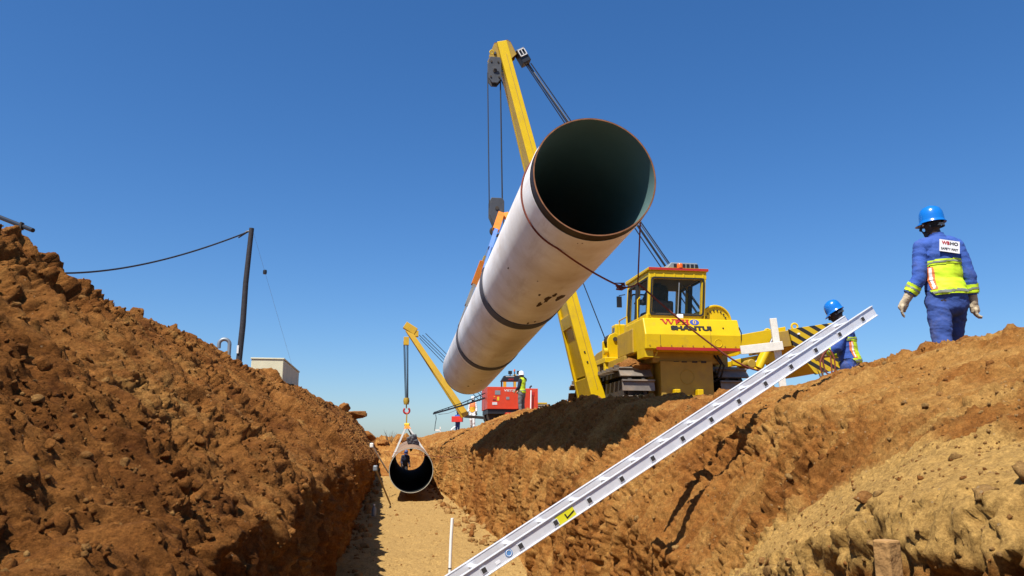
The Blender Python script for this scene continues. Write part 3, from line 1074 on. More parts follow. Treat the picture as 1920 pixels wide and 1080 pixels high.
def part(name, mat, fn, parent=pl, bevel=.012, label=None):
    m = MB(); fn(m)
    return m.build(name, mat, parent, bevel=bevel, label=label)


YR = -2.75                                     # rear face of the tank
# tracks
def oval(y0, y1, z0, z1, n=10):
    r = (z1 - z0) / 2
    pts = []
    for k in range(n + 1):
        a = math.pi / 2 + math.pi * k / n
        pts.append((y0 + r + r * math.cos(a), z0 + r + r * math.sin(a)))
    for k in range(n + 1):
        a = -math.pi / 2 + math.pi * k / n
        pts.append((y1 - r + r * math.cos(a), z0 + r + r * math.sin(a)))
    return pts


def resample(pts, n):
    P_ = [Vector((a, b)) for a, b in pts]; P_.append(P_[0])
    L_ = [0]
    for i in range(1, len(P_)): L_.append(L_[-1] + (P_[i] - P_[i - 1]).length)
    out = []
    for k in range(n):
        s = L_[-1] * k / n
        i = max(j for j in range(len(L_) - 1) if L_[j] <= s + 1e-9)
        t = (s - L_[i]) / max(1e-9, L_[i + 1] - L_[i])
        d = (P_[i + 1] - P_[i]).normalized()
        out.append((P_[i].lerp(P_[i + 1], t), d))
    return out


def shoe_mesh():
    m = MB()
    m.box((0, 0, 0), (.60, .205, .028))
    m.box((0, -.075, .035), (.60, .022, .055))
    return m


def tracks(root, xs, y0, y1, z1, n=34, mats=('track_steel', 'track_dark'), w=.60):
    for x in xs:
        tr = MB()
        tr.prism(oval(y0 + .28, y1 - .28, .22, z1 - .2), 'x', x - .16, x + .16)
        fr = tr.build('track_frame', mats[1], root)
        lk = MB(); pts = oval(y0 + .03, y1 - .03, .05, z1 - .03)
        for dx in (-.13, .13):
            inner = oval(y0 + .12, y1 - .12, .14, z1 - .12)
            k = len(pts)
            vs = [(x + dx - .035, a, b) for a, b in pts] + [(x + dx + .035, a, b) for a, b in pts] + [(x + dx - .035, a, b) for a, b in inner] + [(x + dx + .035, a, b) for a, b in inner]
            fs = []
            for i in range(k):
                j = (i + 1) % k
                fs += [(i, j, k + j, k + i), (2 * k + i, 3 * k + i, 3 * k + j, 2 * k + j), (i, 2 * k + i, 2 * k + j, j), (k + i, k + j, 3 * k + j, 3 * k + i)]
            lk.add(vs, fs)
        lk.build('track_chain', mats[1], root)
        for yy, rr in ((y0 + z1 / 2, z1 * .40), (y1 - z1 / 2, z1 * .40)):
            wb = MB(); wb.cyl((x - .12, yy, z1 / 2), (x + .12, yy, z1 / 2), rr, n=22); wb.cyl((x - .17, yy, z1 / 2), (x + .17, yy, z1 / 2), rr * .35, n=16)
            wb.build('track_wheel', mats[1], root)
        base = shoe_mesh()
        sh = None
        for k, (p, d) in enumerate(resample(oval(y0, y1, .02, z1), n)):
            nrm = Vector((0, d.y, -d.x))       # outward
            M = Matrix(((1, 0, 0, x), (0, d.x, nrm.y, p.x), (0, d.y, nrm.z, p.y), (0, 0, 0, 1)))
            if sh is None:
                sh = base.build('track_shoe', mats[0], root); o = sh
            else:
                o = sh.copy(); C.objects.link(o); o.parent = root
            o.matrix_basis = M


tracks(pl, (-.90, .96), -2.35, 2.1, .92)
part('mud_clump', 'soil_clod', lambda m: [m.add((v * np.array(s) + np.array(c)).tolist(), f.tolist()) for (v, f), s, c in
     [(rock_mesh(31, 3, .5), (.34, .30, .10), (-.95, -1.95, .98)), (rock_mesh(32, 3, .5), (.22, .22, .09), (-.72, -2.12, .93)), (rock_mesh(33, 3, .5), (.26, .3, .08), (-1.0, -1.5, .99))]], bevel=0)
part('chassis', 'yellow_dusty', lambda m: (m.span((-.60, -2.0, .35), (.60, 2.0, 1.1))))
part('transmission_case', 'yellow_dusty', lambda m: (m.span((-.50, YR + .34, .35), (.49, -1.9, 1.02)), m.span((-.62, YR + .42, 1.0), (.72, -1.9, 1.20)), m.torus((0, YR + .34, .74), (0, 1, 0), .13, .008, 26, 6)), bevel=.03)
for x_ in (-.25, .18):
    part('tow_hitch', 'yellow', lambda m: m.span((x_ - .05, YR + .20, .40), (x_ + .06, YR + .335, .51)))
# rear fuel tank: upright top half, lower half leaning in
tz0, tz1 = 1.19, 1.77
tank = part('fuel_tank', 'yellow', lambda m: m.prism([(YR + .12, tz1), (YR, 1.46), (YR + .01, tz0), (-1.6, tz0), (-1.6, tz1)], 'x', -.88, .92), bevel=.022)
part('red_stripe', 'red_paint', lambda m: m.prism([(YR + .002, tz0 + .045), (YR + .004, tz0 - .008), (YR + .03, tz0 - .008), (YR + .03, tz0 + .045)], 'x', -.68, .905), tank, bevel=0)
part('tank_bracket', 'yellow', lambda m: (m.span((-.88, YR + .07, 1.06), (-.72, YR + .5, 1.21)), m.beam((-.62, YR + .1, 1.2), (-.68, YR + .1, 1.06), .02, .02), m.beam((-.70, YR + .1, 1.06), (-.60, YR + .1, 1.06), .02, .02)), bevel=0)
part('panel_seam', 'yellow_dusty', lambda m: m.beam((.34, YR + .115, 1.75), (.34, YR + .0, 1.47), .006, .006), tank, bevel=0)
part('filler_cap', 'yellow', lambda m: m.torus((.48, YR + .004, 1.32), (0, 1, 0), .07, .006, 24, 6), tank, bevel=0)
part('hose', 'black_paint', lambda m: m.tube([(.90, YR + .04, 1.62), (.935, YR + .03, 1.52), (.945, YR + .06, 1.40), (.925, YR + .08, 1.28)], .009, 6), tank, bevel=0)
part('bolt', 'black_print', lambda m: m.cyl((.60, YR + .04, 1.60), (.60, YR + .09, 1.60), .014, n=10), tank, bevel=0)
# lettering on the upper face of the tank, which leans back slightly
lean = math.atan2(.12, .31)
Mface = Matrix.Translation((0, YR + .000, 1.46)) @ Matrix.Rotation(-lean, 4, 'X')
def face_poly(name, mat, poly, d):
    m = MB(Mface); m.prism(poly, 'y', -d, -.002); return m.build(name, mat, tank)


def slab(x0, x1, z0, z1): return [(x0, z0), (x1, z0), (x1, z1), (x0, z1)]


z0_, z1_ = .205, .312                          # heavy serif letters W B H and the oval O
wx = [(-.535, -.455), (-.455, -.40), (-.41, -.355), (-.355, -.30)]
m = MB(Mface)
for (xa, xb), dn in zip(((-.525, -.465), (-.415, -.465), (-.415, -.365), (-.305, -.365)), (1, 1, 1, 1)):
    wd = .034 if xa < xb else .018
    m.prism([(xa - wd / 2, z1_), (xa + wd / 2, z1_), (xb + wd / 2, z0_), (xb - wd / 2, z0_)], 'y', -.006, -.002)
for xa in (-.525, -.415, -.310):
    m.prism(slab(xa - .034, xa + .030, z1_ - .014, z1_ + .002), 'y', -.007, -.0015)
m.build('letter', 'red_paint', tank)
lettering('letter', 'B', 'red_paint', tank, Mface @ Matrix.Translation((-.278, -.005, z0_)), .105, z1_ - z0_, .05)
m = MB(Mface)
for xa in (-.135, -.055):
    m.prism(slab(xa - .019, xa + .019, z0_, z1_), 'y', -.006, -.002)
    for zz in (z0_ - .001, z1_ - .013): m.prism(slab(xa - .034, xa + .034, zz, zz + .014), 'y', -.007, -.0015)
m.prism(slab(-.14, -.05, .248, .268), 'y', -.0055, -.0025)
m.build('letter', 'red_paint', tank)
def oval_(rx, rz): return [(.078 + rx * math.cos(a), (z0_ + z1_) / 2 + rz * math.sin(a)) for a in np.linspace(0, 2 * math.pi, 29)[:-1]]
face_poly('logo_oval', 'blue_logo', oval_(.088, .057), .006)
face_poly('logo_center', 'tag_yellow', oval_(.030, .042), .009)
face_poly('logo_core', 'blue_logo', oval_(.012, .032), .012)
lettering('lettering', 'SHANTUI', 'black_print', tank, Mface @ Matrix.Translation((-.385, -.006, .088)), .76, .092, .06)

for k in range(9):
    part('bolt', 'yellow_dusty', lambda m: m.cyl((-.80 + .2 * k, YR - .004, tz0 + .075), (-.80 + .2 * k, YR + .01, tz0 + .075), .011, n=8), tank, bevel=0)
part('panel_seam', 'track_dark', lambda m: m.beam((-.60, YR - .001, 1.45), (-.60, YR + .006, tz0 + .05), .005, .004), tank, bevel=0)
part('panel_seam', 'track_dark', lambda m: m.beam((.34, YR - .001, 1.45), (.34, YR + .006, tz0 + .05), .005, .004), tank, bevel=0)
part('grease_smear', 'track_dark', lambda m: [m.box((x_, YR + .335, z_), (.10, .006, .012 + .01 * k)) for k, (x_, z_) in enumerate(((-.2, 1.015), (-.05, 1.012), (.15, 1.014), (.32, 1.016)))], bevel=0)
part('hydraulic_hose', 'rubber', lambda m: (m.tube([(.62, YR + .42, 1.15), (.72, YR + .36, .95), (.70, YR + .5, .75), (.55, YR + .6, .65)], .018, 7), m.tube([(.56, YR + .42, 1.15), (.65, YR + .34, .98), (.64, YR + .5, .80), (.52, YR + .6, .72)], .018, 7)), bevel=0)
part('handrail', 'yellow', lambda m: m.tube([(-.86, -1.62, 1.66), (-.86, -1.62, 1.95), (-.86, -1.1, 1.95), (-.86, -1.1, 1.66)], .014, 7), bevel=0)
part('exhaust_stack', 'track_dark', lambda m: m.cyl((.2, .9, 1.6), (.2, .9, 2.25), .06, n=14), bevel=0)
# cab
cx0, cx1, cyr, cyf, cz0, cz1 = -.72, .38, -2.42, -1.02, 1.74, 2.74
SH = .075                                      # the cab leans a little to the right, as the machine stands on a slope
def cxs(x, z): return x + SH * (z - cz0) / (cz1 - cz0)
cab = empty('cab', (0, 0, 0)); cab.parent = pl
pw = .085
def post(m, x, y, w=pw, d=pw): m.beam((cxs(x, cz0), y, cz0), (cxs(x, cz1 - .06), y, cz1 - .06), d, w, up=(1, 0, 0))
part('cab_frame', 'yellow', lambda m: ([post(m, x, y) for x in (cx0 + pw / 2, cx1 - pw / 2) for y in (cyr + pw / 2, cyf - pw / 2)],
     m.span((cx0 - .02, cyr - .0, cz0 - .1), (cx1 + .0, cyf, cz0 + .14)),
     post(m, cx0 + pw / 2, (cyr + cyf) / 2 + .05, .06, .06), post(m, cx1 - pw / 2, (cyr + cyf) / 2 + .15, .06, .06),
     m.span((cxs(cx0, cz1), cyr - .004, cz1 - .19), (cxs(cx1, cz1), cyr + .09, cz1 - .045)),
     m.span((cxs(cx0, cz1), cyf - .09, cz1 - .15), (cxs(cx1, cz1), cyf, cz1 - .045)),
     m.span((cxs(cx0, cz1), cyr + .095, cz1 - .15), (cxs(cx0, cz1) + .07, cyf - .095, cz1 - .045)), m.span((cxs(cx1, cz1) - .07, cyr + .095, cz1 - .15), (cxs(cx1, cz1), cyf - .095, cz1 - .045)),
     m.beam((.12, cyf - .06, cz0), (.14, cyf - .06, cz1 - .1), .07, .07)), cab, bevel=.014)
roof = part('cab_roof', 'yellow', lambda m: m.prism([(cyr - .03, cz1 - .045), (cyr - .03, cz1 + .012), (cyf + .05, cz1 + .03), (cyf + .05, cz1 - .045)], 'x', cxs(cx0, cz1) - .03, cxs(cx1, cz1) + .03), cab, bevel=.012)
part('red_stripe', 'red_paint', lambda m: m.span((cxs(cx0, cz1) - .027, cyr - .036, cz1 - .038), (cxs(cx1, cz1) + .027, cyr - .031, cz1 + .006)), roof, bevel=0)
for k in range(6):
    xx = cxs(cx0, cz1) + .09 + (.19 * k if k else 0) - (.015 if k in (1, 3, 5) else 0)
    part('hinge_tab', 'yellow', lambda m: (m.span((xx - .014, cyr - .018, cz1 - .175), (xx + .014, cyr - .003, cz1 - .10))), cab, bevel=.004)
# rubber window seals and panes
def seal(m, xa, xb, za, zb, y, wdt=.026):
    r = .055
    out = []
    for (cx_, cz_, a0) in ((xb - r, zb - r, 0), (xa + r, zb - r, 90), (xa + r, za + r, 180), (xb - r, za + r, 270)):
        for k in range(5):
            a = math.radians(a0 + 22.5 * k)
            out.append((cx_ + r * math.cos(a), cz_ + r * math.sin(a)))
    inn = [((p[0] - (xa + xb) / 2) * (1 - 2 * wdt / (xb - xa)) + (xa + xb) / 2, (p[1] - (za + zb) / 2) * (1 - 2 * wdt / (zb - za)) + (za + zb) / 2) for p in out]
    n = len(out)
    def sx(p): return p[0] + SH * (p[1] - cz0) / (cz1 - cz0)
    vs = [(sx(p), y - .02, p[1]) for p in out] + [(sx(p), y - .02, p[1]) for p in inn] + [(sx(p), y + .01, p[1]) for p in out] + [(sx(p), y + .01, p[1]) for p in inn]
    fs = []
    for i in range(n):
        j = (i + 1) % n
        fs += [(i, j, n + j, n + i), (2 * n + i, 3 * n + i, 3 * n + j, 2 * n + j), (i, 2 * n + i, 2 * n + j, j), (n + i, n + j, 3 * n + j, 3 * n + i)]
    m.add(vs, fs)
    return [(sx(p), p[1]) for p in inn]


m = MB(); inner = seal(m, cx0 + .035, cx1 - .035, cz0 + .115, cz1 - .165, cyr)
rw = m.build('rear_window', 'rubber', cab)
m = MB(); m.prism(inner, 'y', cyr - .004, cyr + .002); m.build('pane', 'glass', rw)
part('wiper', 'grey_plastic', lambda m: m.beam((cxs(-.16, 1.85), cyr - .03, 1.84), (cxs(-.15, 2.45), cyr - .03, 2.47), .014, .014), rw, bevel=0)
def side_win(x, ya, yb):
    m = MB()
    za, zb = cz0 + .13, cz1 - .17
    for a, b in (((ya, za), (yb, za)), ((yb, za), (yb, zb)), ((yb, zb), (ya, zb)), ((ya, zb), (ya, za))):
        m.beam((cxs(x, a[1]), a[0], a[1]), (cxs(x, b[1]), b[0], b[1]), .035, .035, up=(1, 0, 0))
    wn = m.build('side_window', 'rubber', cab)
    p = MB(); p.add([(cxs(x, za), ya, za), (cxs(x, za), yb, za), (cxs(x, zb), yb, zb), (cxs(x, zb), ya, zb)], [(0, 1, 2, 3)])
    p.build('pane', 'glass', wn)


ym = (cyr + cyf) / 2 + .05
for x in (cx0 + .015, cx1 - .015):
    side_win(x, cyr + pw + .02, ym - .05); side_win(x, ym + .05, cyf - pw - .02)
m = MB(); inner = seal(m, cx0 + .08, .08, cz0 + .18, cz1 - .22, cyf)
fw = m.build('front_window', 'rubber', cab); m = MB(); m.prism(inner, 'y', cyf - .004, cyf + .002); m.build('pane', 'glass', fw)
part('headliner', 'grey_seat', lambda m: m.span((cxs(cx0, cz1) + .075, cyr + .1, cz1 - .16), (cxs(cx1, cz1) - .075, cyf - .1, cz1 - .05)), cab, bevel=0)
part('cab_floor', 'grey_seat', lambda m: m.span((cx0 + .05, cyr + .1, cz0 + .14), (cx1 - .05, cyf - .1, cz0 + .18)), cab, bevel=0)
part('operator_seat', 'grey_seat', lambda m: (m.span((-.50, -1.95, cz0 + .1), (-.02, -1.5, cz0 + .22)), m.box((-.26, -1.98, cz0 + .32), (.40, .10, .30), Matrix.Rotation(.12, 4, 'X'))), cab, bevel=.04)
part('work_lamp', 'lamp_glass', lambda m: m.span((-.18, cyr - .08, cz0 + .055), (-.06, cyr - .03, cz0 + .135)), cab, bevel=.012)
part('grab_handle', 'yellow', lambda m: m.tube([(cx0 - .06, cyr + .35, 1.75), (cx0 - .075, cyr + .35, 1.8), (cx0 - .06, cyr + .35, 2.2), (cx0 - .01, cyr + .35, 2.25)], .012, 6), cab, bevel=0)
part('mirror', 'black_paint', lambda m: (m.box((cx0 - .10, cyf + .02, 2.35), (.1, .03, .22)), m.tube([(cx0 + .02, cyf, 2.5), (cx0 - .1, cyf + .02, 2.48), (cx0 - .1, cyf + .02, 2.4)], .01, 6)), cab, bevel=0)
# roof air conditioner, beacon
ac = part('air_conditioner', 'grey_plastic', lambda m: m.prism([(-.30, cz1 + .02), (-.20, cz1 + .135), (.31, cz1 + .135), (.35, cz1 + .02)], 'y', cyr + .06, cyr + .62), cab, bevel=.015)
for k in range(6):
    part('vent_slat', 'black_paint', lambda m: m.span((-.155 + .083 * k, cyr + .052, cz1 + .032), (-.098 + .083 * k, cyr + .058, cz1 + .105)), ac, bevel=0)
part('beacon', 'orange_lens', lambda m: m.lathe([(.055, 0), (.055, .07), (.045, .085), (0, .09)], Matrix.Translation((-.055, cyr + .01, cz1 + .013)), 18), cab, bevel=0)
# engine hood, platform and boom bracket on the left
part('engine_hood', 'yellow_dusty', lambda m: (m.prism([(-1.0, 1.12), (-1.0, 1.78), (1.9, 1.66), (2.25, 1.60), (2.25, .75), (1.9, .7), (-.9, .9)], 'x', -.55, .55)), bevel=.03)
part('side_tank', 'yellow_dusty', lambda m: m.span((-.90, -2.05, 1.20), (-.56, -1.05, 1.66)), bevel=.02)
part('fender', 'yellow_dusty', lambda m: m.span((-.93, -1.62, .98), (-.58, .2, 1.20)), bevel=.012)
part('exhaust_box', 'yellow', lambda m: m.span((-.60, .1, 1.70), (-.36, .4, 2.08)), bevel=.03)
bx = Lp(1152, 640, BT - .25)
part('boom_bracket', 'yellow', lambda m: (m.prism([(bx.x - .16, bx.z - .36), (bx.x + .16, bx.z - .36), (bx.x + .16, bx.z + .03), (bx.x + .11, bx.z + .13), (bx.x, bx.z + .18), (bx.x - .11, bx.z + .13), (bx.x - .16, bx.z + .03)], 'y', -.30, -.24),
     m.prism([(bx.x - .16, bx.z - .36), (bx.x + .16, bx.z - .36), (bx.x + .16, bx.z + .03), (bx.x, bx.z + .18), (bx.x - .16, bx.z + .03)], 'y', .1, .16),
     m.span((bx.x - .28, -.5, bx.z - .47), (bx.x + .58, .35, bx.z - .36)), m.span((bx.x + .16, -.3, bx.z - .36), (bx.x + .55, .2, bx.z - .14)),
     m.cyl((bx.x - .24, -.27, bx.z - .22), (bx.x - .16, -.27, bx.z - .22), .075), m.cyl((bx.x + .16, -.27, bx.z - .22), (bx.x + .24, -.27, bx.z - .22), .075),
     m.beam((bx.x - .24, -.4, bx.z - .44), (bx.x - .24, -.4, .5), .07, .12), m.prism([(bx.x - .22, bx.z - .47), (bx.x - .20, bx.z - .75), (bx.x + .05, bx.z - .47)], 'y', -.42, -.38)), bevel=.01)
part('sheave', 'track_dark', lambda m: (m.cyl((bx.x, -.22, bx.z + .04), (bx.x, .08, bx.z + .04), .14, n=22), m.cyl((bx.x, -.33, bx.z + .04), (bx.x, -.22, bx.z + .04), .045)), bevel=0)
part('exhaust_stub', 'steel', lambda m: m.cyl((bx.x + .02, -.1, bx.z + .1), (bx.x + .03, -.1, bx.z + .30), .022), bevel=0)
part('fire_extinguisher', 'red_paint', lambda m: (m.cyl((bx.x - .02, -.1, .82), (bx.x - .02, -.1, 1.06), .06), m.cyl((bx.x - .02, -.1, 1.06), (bx.x - .02, -.1, 1.11), .02)), bevel=0)
# cable drum beside the cab
dc = Vector((.66, -1.9, 1.80))
part('winch_drum', 'yellow', lambda m: (m.cyl(dc + Vector((0, -.36, 0)), dc + Vector((0, -.30, 0)), .30, n=36), m.cyl(dc + Vector((0, -.3, 0)), dc + Vector((0, .3, 0)), .22, n=30), m.cyl(dc + Vector((0, .3, 0)), dc + Vector((0, .36, 0)), .30, n=36), m.torus(dc + Vector((0, -.37, 0)), (0, 1, 0), .285, .022, 36, 6)), bevel=0)
part('winch_motor', 'grey_plastic', lambda m: (m.cyl(dc + Vector((-.02, -.42, -.06)), dc + Vector((.20, -.42, -.06)), .075, n=20), m.cyl(dc + Vector((-.2, -.42, -.09)), dc + Vector((0, -.42, -.09)), .025)), bevel=0)
for k in range(8):
    a = math.radians(20 + 20 * k)
    part('bolt', 'track_dark', lambda m: m.cyl(dc + Vector((.2 * math.cos(a), -.375, .2 * math.sin(a))), dc + Vector((.2 * math.cos(a), -.36, .2 * math.sin(a))), .016, n=8), bevel=0)
part('drum_guard', 'yellow', lambda m: (m.span((.42, -2.2, 1.50), (.46, -1.6, 1.95)), m.span((.42, -2.25, 1.45), (.98, -1.5, 1.53))), bevel=.01)
part('winch_cable', 'cable', lambda m: [m.torus(dc + Vector((0, -.27 + .03 * k, 0)), (0, 1, 0), .225, .015, 24, 5) for k in range(19)], bevel=0)

# boom: two box legs spread at the foot, joined by plates towards the tip
tip = Lp(939, 84, BT)
foot = Lp(1127, 736, BT - .62)
yn, yf = -.62, .5
fx, fz = foot.x, foot.z
bo = empty('boom', (0, 0, 0)); bo.parent = pl
fn_, ff_ = Vector((fx, yn, fz - .35)), Vector((fx, yf, fz - .35))
tn_, tf_ = Vector((tip.x, -.13, tip.z)), Vector((tip.x, .13, tip.z))
bd = (tip - Vector((fx, 0, fz - .35))).normalized()
bup = Vector((bd.z, 0, -bd.x))                 # across the boom, in its swing plane
part('boom_leg', 'yellow', lambda m: m.beam(fn_, tn_, .13, .28, up=bup, w1=.10, h1=.22), bo, bevel=.012)
part('boom_leg', 'yellow', lambda m: m.beam(ff_, tf_, .13, .28, up=bup, w1=.10, h1=.22), bo, bevel=.012)
def bp_(s, side): return fn_.lerp(tn_, s) if side < 0 else ff_.lerp(tf_, s)
def web(s0, s1, off):
    vs = [bp_(s, sd) - bup * (o - .02 * s) for o in (off, off - .02) for s, sd in ((s0, -1), (s0, 1), (s1, 1), (s1, -1))]
    return vs, [(0, 1, 2, 3), (7, 6, 5, 4), (0, 4, 5, 1), (1, 5, 6, 2), (2, 6, 7, 3), (3, 7, 4, 0)]


for s0_, s1_, of_ in ((.44, .985, .125), (.245, .40, .085), (.09, .215, .095)):
    part('boom_plate', 'yellow', lambda m: m.add(*web(s0_, s1_, of_)), bo, bevel=0)
for s, w_, h_ in ((.42, .26, .25), (.23, .26, .25), (.06, .40, .25)):
    part('boom_brace', 'yellow', lambda m: m.beam(bp_(s, -1), bp_(s, 1), w_, h_, up=bup), bo, bevel=.01)
part('edge_strip', 'yellow_dusty', lambda m: m.beam(bp_(.05, -1) + Vector((0, -.067, 0)) + bup * .02, bp_(.96, -1) + Vector((0, -.052, 0)) + bup * .02, .008, .012, up=bup), bo, bevel=0)
part('boom_pivot', 'yellow', lambda m: (m.cyl((fx, yn - .12, fz - .32), (fx, yn + .12, fz - .32), .12, n=20), m.cyl((fx, yf - .12, fz - .32), (fx, yf + .12, fz - .32), .12, n=20), m.span((fx, yn - .1, fz - .42), (-.9, yn + .1, fz - .24)), m.span((fx, yf - .1, fz - .42), (-.9, yf + .1, fz - .24))), bo, bevel=0)
for s in (.36, .385, .12, .145):
    q_ = bp_(s, -1) + Vector((0, -.068, 0))
    part('bolt', 'track_dark', lambda m: m.cyl(q_ - bup * .04, q_ - bup * .04 + Vector((0, -.012, 0)), .018, n=8), bo, bevel=0)
# head plates, at both sides of the tip
hp = [Lp(x, y, BT - .2) for x, y in ((928, 76), (953, 70), (959, 74), (970, 96), (962, 103), (950, 112), (925, 108), (918, 100))]
for yy in (-.06, .20):
    part('head_plate', 'yellow_dusty', lambda m: m.prism([(p.x, p.z) for p in hp], 'y', yy - .012, yy + .012), bo, bevel=0)
part('head_edge', 'pipe_rim', lambda m: [m.beam((a.x, -.08, a.z), (a.x, .22, a.z), .001, .001) for a in hp[:1]] and [m.add([(a.x, -.075, a.z + .012), (b_.x, -.075, b_.z + .012), (b_.x, .215, b_.z + .012), (a.x, .215, a.z + .012), (a.x, -.075, a.z + .002), (b_.x, -.075, b_.z + .002), (b_.x, .215, b_.z + .002), (a.x, .215, a.z + .002)], [(0, 1, 2, 3), (7, 6, 5, 4), (0, 4, 5, 1), (1, 5, 6, 2), (2, 6, 7, 3), (3, 7, 4, 0)]) for a, b_ in zip(hp[:3], hp[1:4])], bo, bevel=0)
part('sling_eye', 'tag_yellow', lambda m: m.torus(Lp(922, 98, BT - .28), (0, 1, .3), .04, .014, 14, 6), bo, bevel=0)


def block(m, x0, y0, x1, y1, t, d=.11, chin=.18):
    a, b_ = Lp(x0, y0, t), Lp(x1, y1, t)
    w_, h_ = b_.x - a.x, a.z - b_.z
    poly = [(a.x + .12 * w_, a.z), (b_.x - .12 * w_, a.z), (b_.x, a.z - .12 * h_), (b_.x, b_.z + chin * h_), (b_.x - .28 * w_, b_.z), (a.x + .28 * w_, b_.z), (a.x, b_.z + chin * h_), (a.x, a.z - .12 * h_)]
    for yy in (-d, d - .03):
        m.prism(poly, 'y', yy, yy + .03)
    return a, b_


crown = part('crown_block', 'block_grey', lambda m: block(m, 915, 110, 939, 160, BT), bo, bevel=.008)
ca, cb = Lp(915, 110, BT), Lp(939, 160, BT)
cc = (ca + cb) / 2
part('sheave', 'track_dark', lambda m: (m.cyl(cc + Vector((0, -.07, -.02)), cc + Vector((0, .07, -.02)), .13, n=26), m.cyl(cc + Vector((0, -.13, -.02)), cc + Vector((0, .13, -.02)), .045, n=14)), crown, bevel=0)
part('shackle', 'block_grey', lambda m: (m.span((cc.x - .07, -.04, ca.z - .02), (cc.x + .06, .04, ca.z + .16)), m.cyl((cc.x, -.1, ca.z + .1), (cc.x, .12, ca.z + .1), .035), m.beam((cc.x, 0, ca.z + .1), (tip.x - .05, 0, tip.z - .05), .08, .08)), crown, bevel=.006)
for dx, dz in ((-.08, .19), (.07, .19), (-.09, -.17), (.09, -.17)):
    part('bolt', 'track_dark', lambda m: m.cyl(cc + Vector((dx, -.125, dz)), cc + Vector((dx, -.105, dz)), .022, n=8), crown, bevel=0)
hb = part('hook_block', 'block_grey', lambda m: block(m, 917, 373, 944, 424, BT, .12, .34), bo, bevel=.01)
ha, hbb = Lp(917, 373, BT), Lp(944, 424, BT)
hc = (ha + hbb) / 2
part('sheave', 'track_dark', lambda m: (m.cyl(hc + Vector((0, -.08, .06)), hc + Vector((0, .08, .06)), .125, n=26), m.cyl(hc + Vector((0, -.135, .06)), hc + Vector((0, .135, .06)), .04, n=14)), hb, bevel=0)
part('hook', 'track_dark', lambda m: (m.cyl(hc + Vector((0, 0, -.2)), hc + Vector((0, 0, -.34)), .04), m.tube([hc + Vector((.11 * math.sin(a) * -1, 0, -.42 + .09 * math.cos(a))) for a in np.linspace(0, 4.6, 14)], [.035] * 10 + [.03, .025, .018, .01], 8)), hb, bevel=0)
# cables: hoist falls, luffing ropes, winch line
for dx, dy in ((-.155, -.04), (.125, -.03), (.14, .03)):
    part('hoist_cable', 'cable', lambda m: m.tube([cc + Vector((dx, dy, -.05)), hc + Vector((dx, dy, .08))], .012, 6), bo, bevel=0)
lb = Lp(980, 108, BT)
part('luffing_block', 'black_paint', lambda m: m.box(lb, (.20, .26, .34), Matrix.Rotation(math.radians(-30), 4, 'Y')), bo, bevel=.01)
part('luffing_bracket', 'white_sticker', lambda m: [m.box(lb + Matrix.Rotation(math.radians(-30), 3, 'Y') @ Vector((dx, -.145, dz)), d, Matrix.Rotation(math.radians(-30), 4, 'Y')) for dx, dz, d in ((-.075, .06, (.022, .02, .16)), (.075, .06, (.022, .02, .16)), (0, .06, (.018, .02, .16)), (0, .135, (.17, .02, .022)), (0, -.015, (.17, .02, .022)))], bo, bevel=0)
la = Lp(1330, 600, BT - 1.2)
for k, (px0, py0, px1, py1) in enumerate([(984, 122, 1236, 500), (988, 121, 1246, 500), (992, 120, 1250, 500), (996, 116, 1262, 500)]):
    a_ = Lp(px0, py0, BT); b_ = Lp(px1, py1, BT)
    d_ = (b_ - a_)
    part('luffing_cable', 'cable', lambda m: m.tube([a_ + Vector((0, -.06 + .04 * k, 0)), a_ + d_ * 1.32 + Vector((0, -.06 + .04 * k, 0))], .0125, 6), bo, bevel=0)
a_ = Lp(960, 80, BT + .2); b_ = Lp(1352, 572, BT - 1.9)
a_ = Lp(1060, 215, BT)
part('winch_line', 'cable', lambda m: m.tube([Lp(985, 112, BT + .1), dc + Vector((-.1, 0, .2))], .011, 6), bo, bevel=0)
part('hoist_line', 'cable', lambda m: m.tube([Lp(939, 148, BT + .35), Lp(977, 235, BT + .35), Vector((bx.x - .12, 0, bx.z + .06))], .011, 6), bo, bevel=0)

# counterweight on the right, raised a little
ct = BT - 1.6
cwm = Matrix.Translation(Lp(1479, 617, ct)) @ Matrix.Rotation(math.radians(-9), 4, 'Y')
cw = empty('counterweight', cwm.translation); cw.parent = pl
cw.rotation_euler = cwm.to_euler()
part('weight_plate', 'hazard', lambda m: m.prism([(0, 0), (1.12, 0), (1.14, -.10), (1.06, -.92), (.36, -.96), (.02, -.34)], 'y', 0, .05), cw, bevel=.006)
part('weight_slab', 'yellow', lambda m: m.prism([(0.01, -.01), (1.11, -.01), (1.13, -.10), (1.05, -.91), (.37, -.94), (.03, -.34)], 'y', .055, 1.6), cw, bevel=.02)
part('weight_box', 'yellow_dusty', lambda m: (m.span((-.22, .02, -.34), (-.003, 1.5, -.02))), cw, bevel=.012)
part('lifting_eye', 'yellow', lambda m: m.torus((.30, .3, .055), (.15, 1, 0), .06, .022, 20, 8), cw, bevel=0)
part('lifting_eye', 'yellow', lambda m: m.torus((-.30, .3, .02), (.15, 1, 0), .06, .022, 20, 8), cw, bevel=0)
part('lamp', 'lamp_glass', lambda m: m.box((.17, -.02, -.12), (.045, .03, .03)), cw, bevel=0)
def pp(x, y, t=ct): return Lp(x, y, t)
a1, a2 = pp(1392, 626), pp(1480, 612)
for y_ in (-1.45, -.5):
    part('upper_arm', 'yellow', lambda m: m.prism([(a1.x, a1.z), (a2.x, a2.z + .02), (a2.x, a2.z - .22), (a1.x + .35, a1.z - .30), (a1.x, a1.z - .36)], 'y', y_, y_ + .07), bevel=.01)
b1, b2 = pp(1425, 690), pp(1452, 632)
